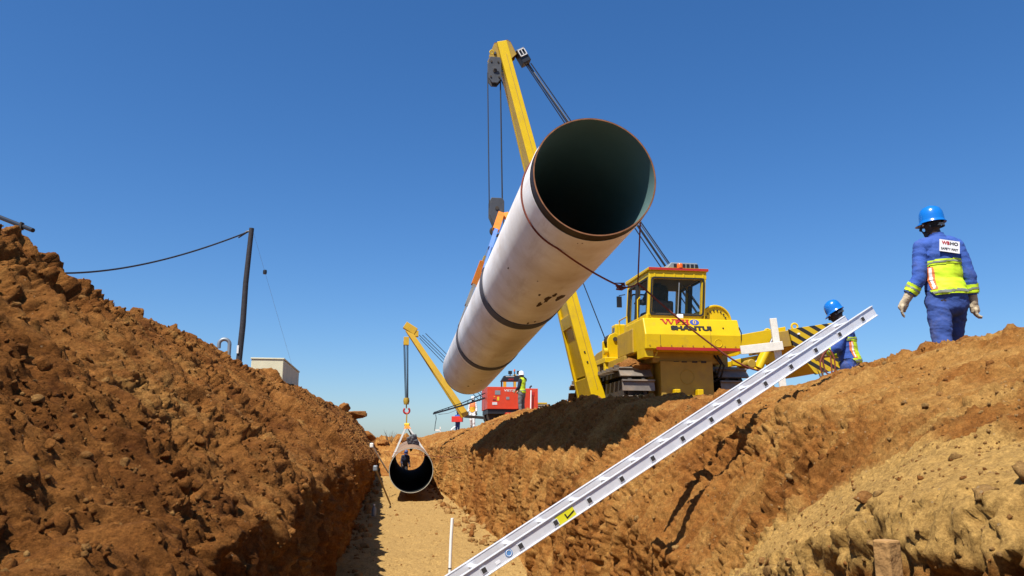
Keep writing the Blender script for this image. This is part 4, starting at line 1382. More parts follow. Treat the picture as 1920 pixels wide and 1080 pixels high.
part('hydraulic_cylinder', 'yellow', lambda m: (m.cyl((b1.x, -1.55, b1.z), (b1.x + (b2.x - b1.x) * .62, -1.55, b1.z + (b2.z - b1.z) * .62), .075), m.cyl((b1.x + .02, -1.4, b1.z - .02), (b2.x - .1, -1.4, b2.z - .15), .06)), bevel=0)
part('piston_rod', 'steel', lambda m: (m.cyl((b1.x, -1.55, b1.z), (b2.x, -1.55, b2.z), .03), m.cyl((b1.x - .05, -1.35, b1.z), (b2.x - .02, -1.35, b2.z - .03), .022)), bevel=0)
c1, c2 = pp(1395, 672), pp(1478, 660)
part('lower_arm', 'yellow', lambda m: (m.prism([(c1.x - .1, c1.z), (c2.x, c2.z + .06), (c2.x, c2.z - .09), (c1.x + .3, c1.z - .16), (c1.x - .1, c1.z - .1)], 'y', -1.3, -1.2), m.prism([(c1.x - .1, c1.z), (c2.x, c2.z + .06), (c2.x, c2.z - .09), (c1.x - .1, c1.z - .1)], 'y', -.6, -.5)), bevel=.01)
part('pivot_bracket', 'yellow_dusty', lambda m: (m.span((.88, -1.6, .9), (1.15, -.3, 1.68)), m.cyl((c1.x + .15, -1.62, c1.z - .1), (c1.x + .15, -1.1, c1.z - .1), .09)), bevel=.015)

# ------------------------------------------------------------------ aluminium ladder up the right bank
l1 = P(1638, 583, 7.0)
l0 = P(906, 1068, 5.75)
ld = (l1 - l0).normalized()
k_ = (-1.78 - l0.z) / ld.z
foot_l = l0 + ld * k_                          # carried on down to the trench floor
LL = (l1 - foot_l).length
wv = RT(0, 1, 0).normalized()                  # ladder width runs along the trench
wv = (wv - ld * wv.dot(ld)).normalized()
un = ld.cross(wv).normalized()
if un.z < 0: un = -un
lad = empty('ladder', foot_l, 0, 'long aluminium ladder leaning from the trench floor over the crest, yellow sticker on its stile', 'ladder')
MI = Matrix.Translation(-foot_l)
LW = .33
for k in (0, 1):
    c0 = foot_l + wv * LW * k
    c1 = c0 + ld * (LL if k == 0 else LL - .02)
    m = MB(MI)
    m.beam(c0, c1, .022, .096, up=un)
    for s in (-1, 1):
        m.beam(c0 + un * .046 * s - wv * (.004 if k == 0 else -.004), c1 + un * .046 * s - wv * (.004 if k == 0 else -.004), .036, .008, up=un)
    st = m.build('stile', 'alu', lad, bevel=.002)
    if k == 0: stile0 = st
    m = MB(MI); m.beam(c0 - ld * .04, c0 + ld * .05, .05, .10, up=un); m.build('foot', 'rubber', lad, bevel=.006)
def on_stile(px):                              # distance along the ladder that shows at photo column px
    best = min(range(2000), key=lambda i: abs(960 + F * (foot_l + ld * LL * i / 2000).x / max(.1, (foot_l + ld * LL * i / 2000).y * cp + (foot_l + ld * LL * i / 2000).z * sp) - px))
    return LL * best / 2000


s_top = on_stile(1615)                         # fourteen rungs show between these two
pitch_ = (s_top - on_stile(906)) / 13
print('ladder length', LL, 'rung pitch', pitch_)
for k in range(int((s_top - .12) / pitch_) + 1):
    s = s_top - pitch_ * k
    c0 = foot_l + ld * s - un * .004
    m = MB(MI); m.beam(c0 + wv * .011, c0 + wv * (LW - .011), .042, .042, up=un)
    m.build('rung', 'alu', lad, bevel=.003)
    m = MB(MI); m.beam(c0 - wv * .0165, c0 - wv * .010, .044, .044, up=un)
    rc = m.build('rung_collar', 'alu', lad)
    m = MB(MI); m.beam(c0 - wv * .018, c0 - wv * .0163, .034, .034, up=un)  # dark square: shade inside the hollow rung end, put into the colour
    m.build('rung_hole_shade', 'rung_shade', rc)


s0, s1 = on_stile(1043), on_stile(1075)
m = MB(MI); c0 = foot_l - wv * .0125
m.beam(c0 + ld * s0 - un * .003, c0 + ld * s1 - un * .003, .002, .066, up=un)
stk = m.build('warning_sticker', 'sticker_yellow', stile0)
sm = s0 + (s1 - s0) * .62
m = MB(MI); c0 = foot_l - wv * .0145
m.beam(c0 + ld * (sm - .02) + un * .012, c0 + ld * (sm - .015) - un * .024, .0015, .010, up=ld)
m.beam(c0 + ld * (sm - .02) - un * .022, c0 + ld * (sm + .055) - un * .002, .0015, .010, up=un)
m.build('tick_mark', 'black_print', stile0)
m = MB(MI); c0 = foot_l - wv * .0125 + ld * on_stile(953); m.cyl(c0 + wv * .001, c0 - wv * .001, .028, n=24); m.build('round_sticker', 'sticker_blue', stile0)
m = MB(MI); c0 = foot_l - wv * .0142 + ld * on_stile(953)
m.prism([(0, 0)] * 0 or [(-.001, 0)] * 0 or [(0, .0)] * 0, 'y', 0, 0) if False else m.torus(c0, wv, .020, .0022, 20, 5)
m.build('sticker_ring', 'sticker_white', stile0)
m = MB(MI); c0 = foot_l - wv * .0125 + ld * on_stile(931); m.beam(c0 - ld * .018 - un * .012, c0 + ld * .018 - un * .012, .002, .02, up=un); m.build('label_sticker', 'sticker_white', stile0)

# ------------------------------------------------------------------ small site things
# white profile board by the machine
pb = P(1464, 690, 11.6)
tp = P(1449, 597, 11.6)
o = empty('profile_board', pb, 0, 'white timber stake with a cross board nailed on, beside the counterweight', 'profile board')
Mi = Matrix.Translation(-pb)
m = MB(Mi); m.beam(pb - Vector((-.03, 0, .5)), tp, .10, .04, up=(0, 1, 0)); m.build('stake', 'timber_white', o, bevel=.004)
a_, b_ = P(1388, 657, 11.55), P(1467, 648, 11.55)
m = MB(Mi); m.beam(a_ - Vector((0, .02, 0)), b_ - Vector((0, .02, 0)), .022, .125, up=(0, 0, 1)); m.build('cross_board', 'timber_white', o, bevel=.004)
# white peg on the trench floor
pg = P(843, 1078, 11.0)
o = empty('marker_peg', pg, 0, 'thin white plastic peg standing upright in the trench floor', 'peg')
m = MB(); m.tube([(0, 0, -.25), (.004, 0, .1), (.012, 0, .45), (.026, .0, .72)], .021, 10); m.build('tube', 'pvc', o)
m = MB(); m.cyl((.0025, 0, .075), (.0028, 0, .09), .0225); m.build('ring', 'black_paint', o)
# tan plank on end in the broken near bank
pk = P(1668, 1085, 2.45)
o = empty('timber_post', pk, .5, 'short tan timber post sunk upright in the broken edge of the sandy ledge', 'post')
m = MB(); m.prism([(-.028, -.026), (.028, -.028), (.025, .025), (-.028, .028)], 'z', -.25, P(1668, 1012, 2.45).z - pk.z); m.build('post', 'timber_tan', o, bevel=.006)
# leaning staffs by the left trench wall, far down
for (x0, y0, d0), (x1, y1, d1), mt, lb_, rr_ in (((697, 835, 27.5), (727, 884, 29), 'timber_white', 'pale timber staff leaning on the left trench wall beside the lowered pipe', .03),
                                             ((704, 878, 22.3), (731, 943, 24.0), 'timber', 'grey weathered staff leaning on the trench wall with its foot in the sand', .028)):
    p0, p1 = P(x0, y0, d0), P(x1, y1, d1)
    o = empty('measuring_staff', p1, 0, lb_, 'staff')
    m = MB(Matrix.Translation(-p1)); m.beam(p1 + (p1 - p0).normalized() * .1, p0, rr_ * 1.6, rr_, up=(0, 1, 0)); m.build('staff', mt, o, bevel=.003)
    m = MB(Matrix.Translation(-p1)); m.box(p0, (.12, .12, .16)); m.build('staff_head', 'galv' if mt == 'timber' else mt, o, bevel=.03)
p0 = P(701, 968, 19.6)
o = empty('water_bottle', p0, 0, 'clear plastic bottle standing by the foot of the left trench wall', 'bottle')
m = MB(); m.lathe([(0, 0), (.05, 0), (.055, .02), (.055, .17), (.02, .23), (.02, .26)], n=16); m.build('bottle', 'grey_plastic', o)
m = MB(); m.lathe([(.022, .25), (.022, .28), (0, .282)], n=12); m.build('cap', 'sticker_white', o)
# string line across the lowered pipe
a_, b_ = P(722, 846, 24.6), P(872, 858, 24.6)
m = MB(); m.tube(cat3(a_, b_, .03), .006, 5)
m.build('string_line', 'rope', None, label='thin reddish string line stretched across the trench before the lowered pipe', cat='string')
# utility pole with sagging cable and stay
pb_, pt_ = P(446, 690, 22), P(472, 428, 22)
o = empty('utility_pole', pb_, 0, 'dark leaning wooden utility pole behind the spoil heap', 'pole')
Mi = Matrix.Translation(-pb_)
m = MB(Mi); m.tube([pb_ - (pt_ - pb_) * .25, pb_.lerp(pt_, .3) + Vector((.02, 0, 0)), pb_.lerp(pt_, .6) - Vector((.015, 0, 0)), pt_], [.085, .08, .075, .068], 12); m.build('shaft', 'pole_wood', o)
m = MB(Mi); m.box(P(446, 655, 21.9), (.05, .03, .22)); m.build('number_plate', 'white_sticker', o)
m = MB(Mi); m.tube([pt_ - Vector((0, 0, .08)), pt_ + Vector((-.12, 0, -.10)), pt_ + Vector((-.36, 0, -.28))], [.02, .035, .02], 8); m.build('cable_clamp', 'black_paint', o)
cs = [P(462, 436, 22), P(155, 511, 18), P(-150, 440, 14)]
pts = []
for k in range(41):
    t = k / 20
    pts.append(cs[0] * ((t - 1) * (t - 2) / 2) + cs[1] * (-t * (t - 2)) + cs[2] * (t * (t - 1) / 2))
m = MB(); m.tube(pts, .022, 6)
m.build('overhead_cable', 'cable', None, label='thin dark cable sagging from the pole top behind the spoil heap', cat='cable')
a_, b_ = P(476, 438, 22), P(556, 715, 23.5)
m = MB(); m.tube([a_, b_], .003, 5)
sw = m.build('stay_wire', 'galv', None, label='faint stay wire running down from the pole with a small insulator', cat='wire')
ip = a_.lerp(b_, .255)
m = MB(); m.lathe([(0, -.07), (.05, -.06), (.06, 0), (.05, .06), (0, .07)], Matrix.Translation(ip), 10); m.build('insulator', 'black_paint', sw)
# dark timber lying over the heap top
a_, b_ = P(-140, 352, 6.6), P(62, 432, 5.9)
m = MB(); m.tube([a_, a_.lerp(b_, .5), b_], [.019, .018, .017], 10)
bp2 = m.build('timber_beam', 'black_paint', None, label='dark round timber jutting out over the top of the spoil heap', cat='beam')
m = MB(); m.box(P(41, 424, 5.95), (.016, .04, .06)); m.build('clamp', 'track_dark', bp2, bevel=.004)
# concrete chamber and gooseneck vent on the left ground
ch = toRT(P(532, 672, 20))
o = empty('concrete_chamber', RT(ch.x, ch.y, .8), YAW, 'cream concrete chamber standing on the ground behind the spoil heap', 'chamber')
hgt_ = ch.z - .8
m = MB(); m.span((-.78, 0, -.4), (0, 3.6, hgt_ - .03)); m.build('wall', 'concrete', o, bevel=.015)
m = MB(); m.span((-.80, -.02, hgt_ - .028), (.02, 3.62, hgt_ + .01)); m.build('roof_slab', 'concrete', o, bevel=.008)
gb = P(430, 655, 19)
o = empty('vent_pipe', gb, .25, 'grey gooseneck vent pipe sticking up behind the spoil heap beside the pole', 'pipe')
R0 = .12
m = MB(); m.tube([(0, 0, -1.0), (0, 0, .1)] + [(-R0 + R0 * math.cos(a), 0, .12 + R0 * math.sin(a)) for a in np.linspace(0, math.pi, 12)] + [(-2 * R0, 0, .02)], .045, 12); m.build('gooseneck', 'galv', o)
# bare bush on the far spoil
bb = RT(.1, 52, ground_z(.1, 52))
m = MB()
rb = random.Random(3)
for k in range(26):
    d = Vector((rb.uniform(-.7, .7), rb.uniform(-.7, .7), 1)).normalized()
    p1 = d * rb.uniform(.5, 1.1)
    m.tube([Vector((0, 0, -.1)), p1 * .5 + Vector((rb.uniform(-.06, .06), 0, 0)), p1], [.012, .008, .003], 4)
o = m.build('dry_bush', 'twig', None, label='tiny leafless bush on the far spoil behind the lowered pipe', cat='bush'); o.location = bb
for k in range(3):
    g = MB()
    rb2 = random.Random(40 + k)
    for j in range(14):
        d = Vector((rb2.uniform(-.5, .5), rb2.uniform(-.5, .5), 1)).normalized() * rb2.uniform(.06, .16)
        g.tube([(0, 0, -.02), d * .6, d + Vector((d.x * .4, d.y * .4, -.01))], [.0022, .0018, .0006], 3)
    o = g.build('grass_tuft', 'twig', None, label=['wispy dry grass tuft on the crest between the two workers', 'wispy dry grass tuft at the crest left of the striding worker', 'dry grass tuft on the crest below the ladder top'][k], cat='grass')
    rr_, tt_ = ((4.25, 7.4), (4.3, 6.9), (4.0, 8.4))[k]
    o.location = RT(rr_, tt_, ground_z(rr_, tt_))

# ------------------------------------------------------------------ lowered pipe in the trench, with its sling and the far pipelayer
pn, pf = P(771, 882, 25.9), P(769, 854, 39.2)
lp, _, _ = make_pipe('lowered_pipe', pn, pf, 'second big pipe hanging just above the trench floor farther down', pale=True)
FT = 33.9
fa = TW(763, 797, FT)
o = empty('lifting_sling', fa, 0, 'pale three-legged webbing sling holding the lowered pipe', 'sling')
Mi = Matrix.Translation(-fa)
axl = (pn - pf).normalized()
for k, (st, sd, mt) in enumerate(((.32, -1, 'sling_pale'), (.32, 1, 'sling_pale'), (.72, .3, 'sling_grey'))):
    c_ = pn.lerp(pf, st)
    hz_ = axl.cross(Vector((0, 0, 1))).normalized()
    if hz_.x < 0: hz_ = -hz_
    e_ = c_ + hz_ * sd * .66 + Vector((0, 0, .25 if abs(sd) > .9 else .66))
    m = MB(Mi); m.strip([fa.lerp(e_, .12), e_], hz_, .075, .02); m.build('sling_leg', mt, o)
    m = MB(Mi); m.strip([fa, fa.lerp(e_, .13)], hz_, .12, .03); m.build('sling_sleeve', 'sling_orange', o)
m = MB(Mi); m.box(fa + Vector((0, 0, .02)), (.22, .16, .12)); m.build('master_link', 'tag_yellow', o, bevel=.03)
# folded grey tarpaulin on top of the pipe between the slings
c_ = pn.lerp(pf, .38) + Vector((0, 0, PR + .10))
v_, f_ = rock_mesh(41, 4, .45)
v_ = v_ * (1 + .12 * crumble(v_[:, 0], v_[:, 1], v_[:, 2] * 2, 2.5, 3, 9))[:, None] * np.array([.30, .75, .30])
me = bpy.data.meshes.new('tarpaulin'); me.from_pydata(v_.tolist(), [], f_.tolist()); me.polygons.foreach_set('use_smooth', [True] * len(f_))
me.materials.append(MATS['cloth_greyblue'])
o = bpy.data.objects.new('tarpaulin', me); C.objects.link(o); o.location = c_
tag(o, 'bundled grey-blue tarpaulin lying on top of the lowered pipe', 'tarpaulin')

ft = T(872, 776, FT); tp_ = T(766, 618, FT)
fb = Vector((ft.x + 2.45, FT + 1.6, .95))
fp = empty('pipelayer', RT(*fb), YAW, 'distant yellow pipelayer with slim boom holding the lowered pipe', 'pipelayer')


def fl(px, py, t): return T(px, py, t) - fb


tracks(fp, (-.95, 1.0), -1.6, 1.9, .85, 26)
def fpart(name, mat, fn, parent=fp, bevel=.01):
    m = MB(); fn(m); return m.build(name, mat, parent, bevel=bevel)


fpart('engine_hood', 'yellow_far', lambda m: m.span((-.6, -1.2, .7), (.6, 1.8, 1.45)))
fpart('platform', 'yellow_far', lambda m: m.span((-.95, -1.0, .85), (1.2, -.6, 1.0)))
fpart('winch_frame', 'yellow_far', lambda m: (m.span((-.75, -1.2, 1.0), (-.63, -1.0, 2.0)), m.span((-.3, -1.2, 1.0), (-.2, -1.0, 2.2)), m.span((-.75, -1.2, 1.9), (-.2, -1.0, 2.05))))
fpart('tool_box', 'red_machine', lambda m: m.span((-.95, -1.5, .95), (-.5, -1.25, 1.5)))
fb_o = empty('boom', (0, 0, 0)); fb_o.parent = fp
t0, t1 = fl(872, 780, FT), fl(764, 618, FT)
fpart('boom_leg', 'yellow_far', lambda m: m.beam(t0 + Vector((0, -.45, 0)), t1 + Vector((0, -.08, 0)), .16, .26, up=(1, 0, .4), w1=.12, h1=.2), fb_o)
fpart('boom_leg', 'yellow_far', lambda m: m.beam(t0 + Vector((0, .45, 0)), t1 + Vector((0, .08, 0)), .16, .26, up=(1, 0, .4), w1=.12, h1=.2), fb_o)
fpart('boom_pivot', 'track_dark', lambda m: m.beam((t0.x, -1.3, t0.z), (-.9, -1.2, t0.z - .1), .12, .12), fb_o)
fpart('boom_head', 'yellow_far', lambda m: (m.box(t1 + Vector((.12, 0, .05)), (.55, .34, .3), Matrix.Rotation(.55, 4, 'Y')), m.box(t1 + Vector((.32, 0, -.18)), (.3, .3, .25))), fb_o)
fpart('crown_block', 'yellow_far', lambda m: m.span((fl(757, 634, FT).x, t1.y - .1, fl(757, 634, FT).z - .3), (fl(767, 634, FT).x, t1.y + .1, fl(757, 634, FT).z + .05)), fb_o)
for px0, px1 in ((757, 760), (759, 762), (763, 763.5), (765, 765)):
    a_, b_ = fl(px0, 640, FT), fl(px1, 747, FT)
    fpart('hoist_cable', 'cable', lambda m: m.tube([a_, b_], .018, 5), fb_o, 0)
a_ = fl(762, 752, FT)
fpart('hook_block', 'yellow_dusty', lambda m: m.lathe([(.0, -.14), (.1, -.14), (.13, 0), (.11, .13), (0, .14)], Matrix.Translation(a_), 12), fb_o, 0)
a_ = fl(762.5, 770, FT)
fpart('swivel_hook', 'red_paint', lambda m: (m.tube([a_ + Vector((.12 * math.sin(t), 0, .12 * math.cos(t))) for t in np.linspace(.6, 5.6, 18)], .04, 8)), fb_o, 0)
fpart('hook_link', 'yellow_dusty', lambda m: (m.beam(fl(762, 757, FT), fl(762, 766, FT), .05, .05), m.beam(fl(763, 776, FT), fl(762, 795, FT), .10, .05)), fb_o, 0)
for (x0, y0), (x1, y1) in (((786, 628), (912, 752)), ((792, 628), (916, 750)), ((798, 625), (922, 748)), ((787, 634), (900, 752))):
    a_, b_ = fl(x0, y0, FT), fl(x1, y1, FT)
    fpart('luffing_cable', 'cable', lambda m: m.tube([a_, b_], .014, 5), fb_o, 0)

# red welding machine with black roll bar and long black jib
WT = 32.4
wo = T(960, 779, WT)
wb = Vector((wo.x, WT, ground_z(wo.x, WT) if False else wo.z - .05))
wm = empty('welding_machine', RT(*wb), YAW, 'red box-shaped welding machine with black roll bar and roof lamps on the far right bank', 'machine')


def wl(px, py, t=WT): return T(px, py, t) - wb


def wpart(name, mat, fn, parent=wm, bevel=.01):
    m = MB(); fn(m); return m.build(name, mat, parent, bevel=bevel)


a_, b_ = wl(914, 725), wl(972, 767)
bdy = wpart('cabinet', 'red_machine', lambda m: m.span((a_.x, 0, b_.z), (b_.x, 2.0, a_.z)))
a2_, b2_ = wl(972.5, 728), wl(1009, 769)
wpart('engine_cover', 'red_machine', lambda m: m.span((a2_.x, .02, b2_.z), (b2_.x, 2.0, a2_.z)))
wpart('underframe', 'black_paint', lambda m: m.span((a_.x + .03, .05, b_.z - .2), (b2_.x - .03, 1.95, b_.z - .012)))
a3, b3 = wl(947, 774), wl(972, 780)
wpart('step', 'red_machine', lambda m: m.span((a3.x, -.25, b3.z), (b3.x, .04, a3.z)))
for y0_ in (.35, 1.5):
    wpart('wheel', 'track_dark', lambda m: m.cyl((a_.x + .3, y0_ - .12, b_.z - .30), (a_.x + .3, y0_ + .12, b_.z - .30), .28, n=20), wm, 0)
    wpart('wheel', 'track_dark', lambda m: m.cyl((b2_.x - .3, y0_ - .12, b_.z - .30), (b2_.x - .3, y0_ + .12, b_.z - .30), .28, n=20), wm, 0)
p_ = [wl(x, y) for x, y in ((943, 712), (949, 702), (985, 702), (992, 708), (992, 713), (943, 713))]
rbm = wpart('roll_bar', 'black_paint', lambda m: (m.prism([(q_.x, q_.z) for q_ in p_], 'y', .55, .85), m.beam((wl(945, 712).x, .7, wl(945, 712).z), (wl(945, 726).x, .7, wl(945, 727).z), .06, .06), m.beam((wl(989, 712).x, .7, wl(989, 712).z), (wl(989, 727).x, .7, wl(989, 728).z), .06, .06)))
for xx in (960.5, 977):
    q_ = wl(xx, 696)
    wpart('roof_lamp', 'black_paint', lambda m: (m.box((q_.x, .6, q_.z), (.15, .12, .14)), m.box((q_.x, .6, q_.z - .1), (.04, .04, .1))), rbm)
q_ = wl(969, 693)
wpart('beacon', 'orange_lens', lambda m: m.lathe([(.035, 0), (.035, .08), (0, .1)], Matrix.Translation((q_.x, .6, q_.z - .02)), 12), rbm, 0)
wpart('beacon_stem', 'black_paint', lambda m: m.cyl((q_.x, .6, q_.z - .2), (q_.x, .6, q_.z - .02), .02), rbm, 0)
wpart('roof_edge', 'white_sticker', lambda m: m.beam((wl(952, 704).x, .545, wl(952, 704).z), (wl(968, 704).x, .545, wl(968, 704).z), .012, .02), rbm, 0)
lettering('lettering', 'VIETZ', 'red_paint', rbm, Matrix.Translation((wl(956, 710.5).x, .546, wl(956, 710.5).z)), wl(967, 710).x - wl(956, 710).x, .06)
lettering('lettering', 'VIETZ', 'white_sticker', bdy, Matrix.Translation((wl(945, 734).x, -.004, wl(945, 734).z)), wl(965, 734).x - wl(945, 734).x, .085)
for (x0, y0, x1, y1, mt, nm) in ((928, 732, 938, 740, 'grey_plastic', 'gauge_panel'), (932, 744, 936, 751, 'tag_yellow', 'control_sign'), (923, 754, 932, 759, 'white_sticker', 'data_plate'), (949, 744, 955, 749, 'grey_plastic', 'fuel_cap'), (926, 743, 928, 744.5, 'tag_yellow', 'control_sign'), (924, 749, 930, 750.5, 'black_print', 'slot')):
    u_, v_ = wl(x0, y0), wl(x1, y1)
    wpart(nm, mt, lambda m: m.span((u_.x, -.012, v_.z), (v_.x, -.003, u_.z)), bdy, 0)
u_, v_ = wl(993, 735), wl(1002, 742)
wpart('maker_plate', 'red_paint', lambda m: m.span((u_.x, .005, v_.z), (v_.x, .015, u_.z)), wm, 0)
wpart('marker_pole', 'pvc', lambda m: m.cyl((wl(994, 775).x, -.1, wl(994, 775).z), (wl(995, 732).x, -.1, wl(995, 732).z), .028), wm, 0)
wpart('exhaust', 'black_paint', lambda m: m.tube([(wl(997, 728).x, .4, a2_.z), (wl(997, 725).x, .4, a2_.z + .08), (wl(1000, 722).x, .4, a2_.z + .14)], .035, 8), wm, 0)
wpart('roof_rail', 'black_paint', lambda m: m.span((a_.x + .05, .4, a_.z + .003), (b_.x - .2, .5, a_.z + .03)), wm, 0)
# jib: two chords with battens
j0, j1 = wl(926, 730, WT + .8), wl(812, 776, WT + .8)
jb = empty('jib', (0, 0, 0)); jb.parent = wm
jm = wl(868, 754, WT + .8)
wpart('lower_chord', 'black_paint', lambda m: (m.beam(wl(922, 742, WT + .8), wl(868, 760, WT + .8), .07, .07), m.beam(wl(868, 760, WT + .8), j1, .065, .065)), jb, 0)
wpart('upper_chord', 'black_paint', lambda m: (m.beam(j0, wl(868, 755, WT + .8), .04, .04), m.beam(wl(868, 755, WT + .8), wl(813, 773.5, WT + .8), .035, .035)), jb, 0)
for s in np.linspace(.08, .95, 9):
    a_2 = wl(922, 742, WT + .8).lerp(j1, s); px_ = 922 + (812 - 922) * s
    yy0 = np.interp(px_, [812, 868, 922], [776, 760, 742]); yy1 = np.interp(px_, [812, 868, 926], [773, 755, 730])
    wpart('batten', 'black_paint', lambda m: m.beam(wl(px_, yy0, WT + .8), wl(px_, yy1, WT + .8), .03, .03, up=(0, 1, 0)), jb, 0)
wpart('hanging_cable', 'cable', lambda m: (m.tube([wl(817, 777, WT + .8), wl(818, 785, WT + .8), wl(816, 796, WT + .8), wl(815, 808, WT + .8)], .014, 5)), jb, 0)
wpart('hanging_lead', 'cable', lambda m: (m.tube([wl(822, 777, WT + .8), wl(840, 775, WT + .8), wl(858, 768, WT + .8)], .01, 5)), jb, 0)
# white sign frame beyond the far bank edge
a_, b_ = P(816, 806.5, 60), P(826, 800, 60)
m = MB(); m.beam(P(816, 806.5, 60), P(826, 806.5, 60), .08, .1); m.beam(P(825.5, 806.5, 60), P(825.5, 800, 60), .08, .07); m.beam(P(825.5, 825, 60), P(825.5, 806.5, 60), .06, .06)
m.build('profile_board', 'timber_white', None, label='tiny white profile board on the far bank under the black jib', cat='profile board')
a_, b_ = P(846, 806, 50), P(853, 800, 50.5)
m = MB(); m.beam(a_, b_, .10, .04); m.build('plank', 'timber_white', None, label='pale plank lying on the far bank beside the man carrying the red crate', cat='plank')

# ------------------------------------------------------------------ people: overlapping closed forms fused into one skin, clothes taken from it
def loft(points, radii, n=14):
    """closed tube with elliptical rings: points (3d), radii (rx, ry) or r"""
    pts = [Vector(p) for p in points]
    vs, fs = [], []
    rings = []
    x = None
    for i, p in enumerate(pts):
        d = (pts[min(i + 1, len(pts) - 1)] - pts[max(i - 1, 0)]).normalized()
        if x is None:
            x = Vector((1, 0, 0)) - d * d.x
            if x.length < .2: x = Vector((0, 1, 0)) - d * d.y
            x.normalize()
        else:
            x = (x - d * x.dot(d)).normalized()
        y = d.cross(x)
        r = radii[i] if isinstance(radii[i], tuple) else (radii[i], radii[i])
        rings.append((p, x.copy(), y, d, r))
    full = []
    p, x, y, d, r = rings[0]
    m_ = min(r)
    for k in (.98, .75, .4):
        a = math.sqrt(1 - k * k); full.append((p - d * m_ * k, x, y, (r[0] * a, r[1] * a)))
    full += [(p, x, y, r) for p, x, y, d, r in rings]
    p, x, y, d, r = rings[-1]
    m_ = min(r)
    for k in (.4, .75, .98):
        a = math.sqrt(1 - k * k); full.append((p + d * m_ * k, x, y, (r[0] * a, r[1] * a)))
    for p, x, y, r in full:
        vs += [tuple(p + x * r[0] * math.cos(2 * math.pi * k / n) + y * r[1] * math.sin(2 * math.pi * k / n)) for k in range(n)]
    for i in range(len(full) - 1):
        fs += [(i * n + k, i * n + (k + 1) % n, (i + 1) * n + (k + 1) % n, (i + 1) * n + k) for k in range(n)]
    fs += [tuple(range(n - 1, -1, -1)), tuple(range((len(full) - 1) * n, len(full) * n))]
    return vs, fs


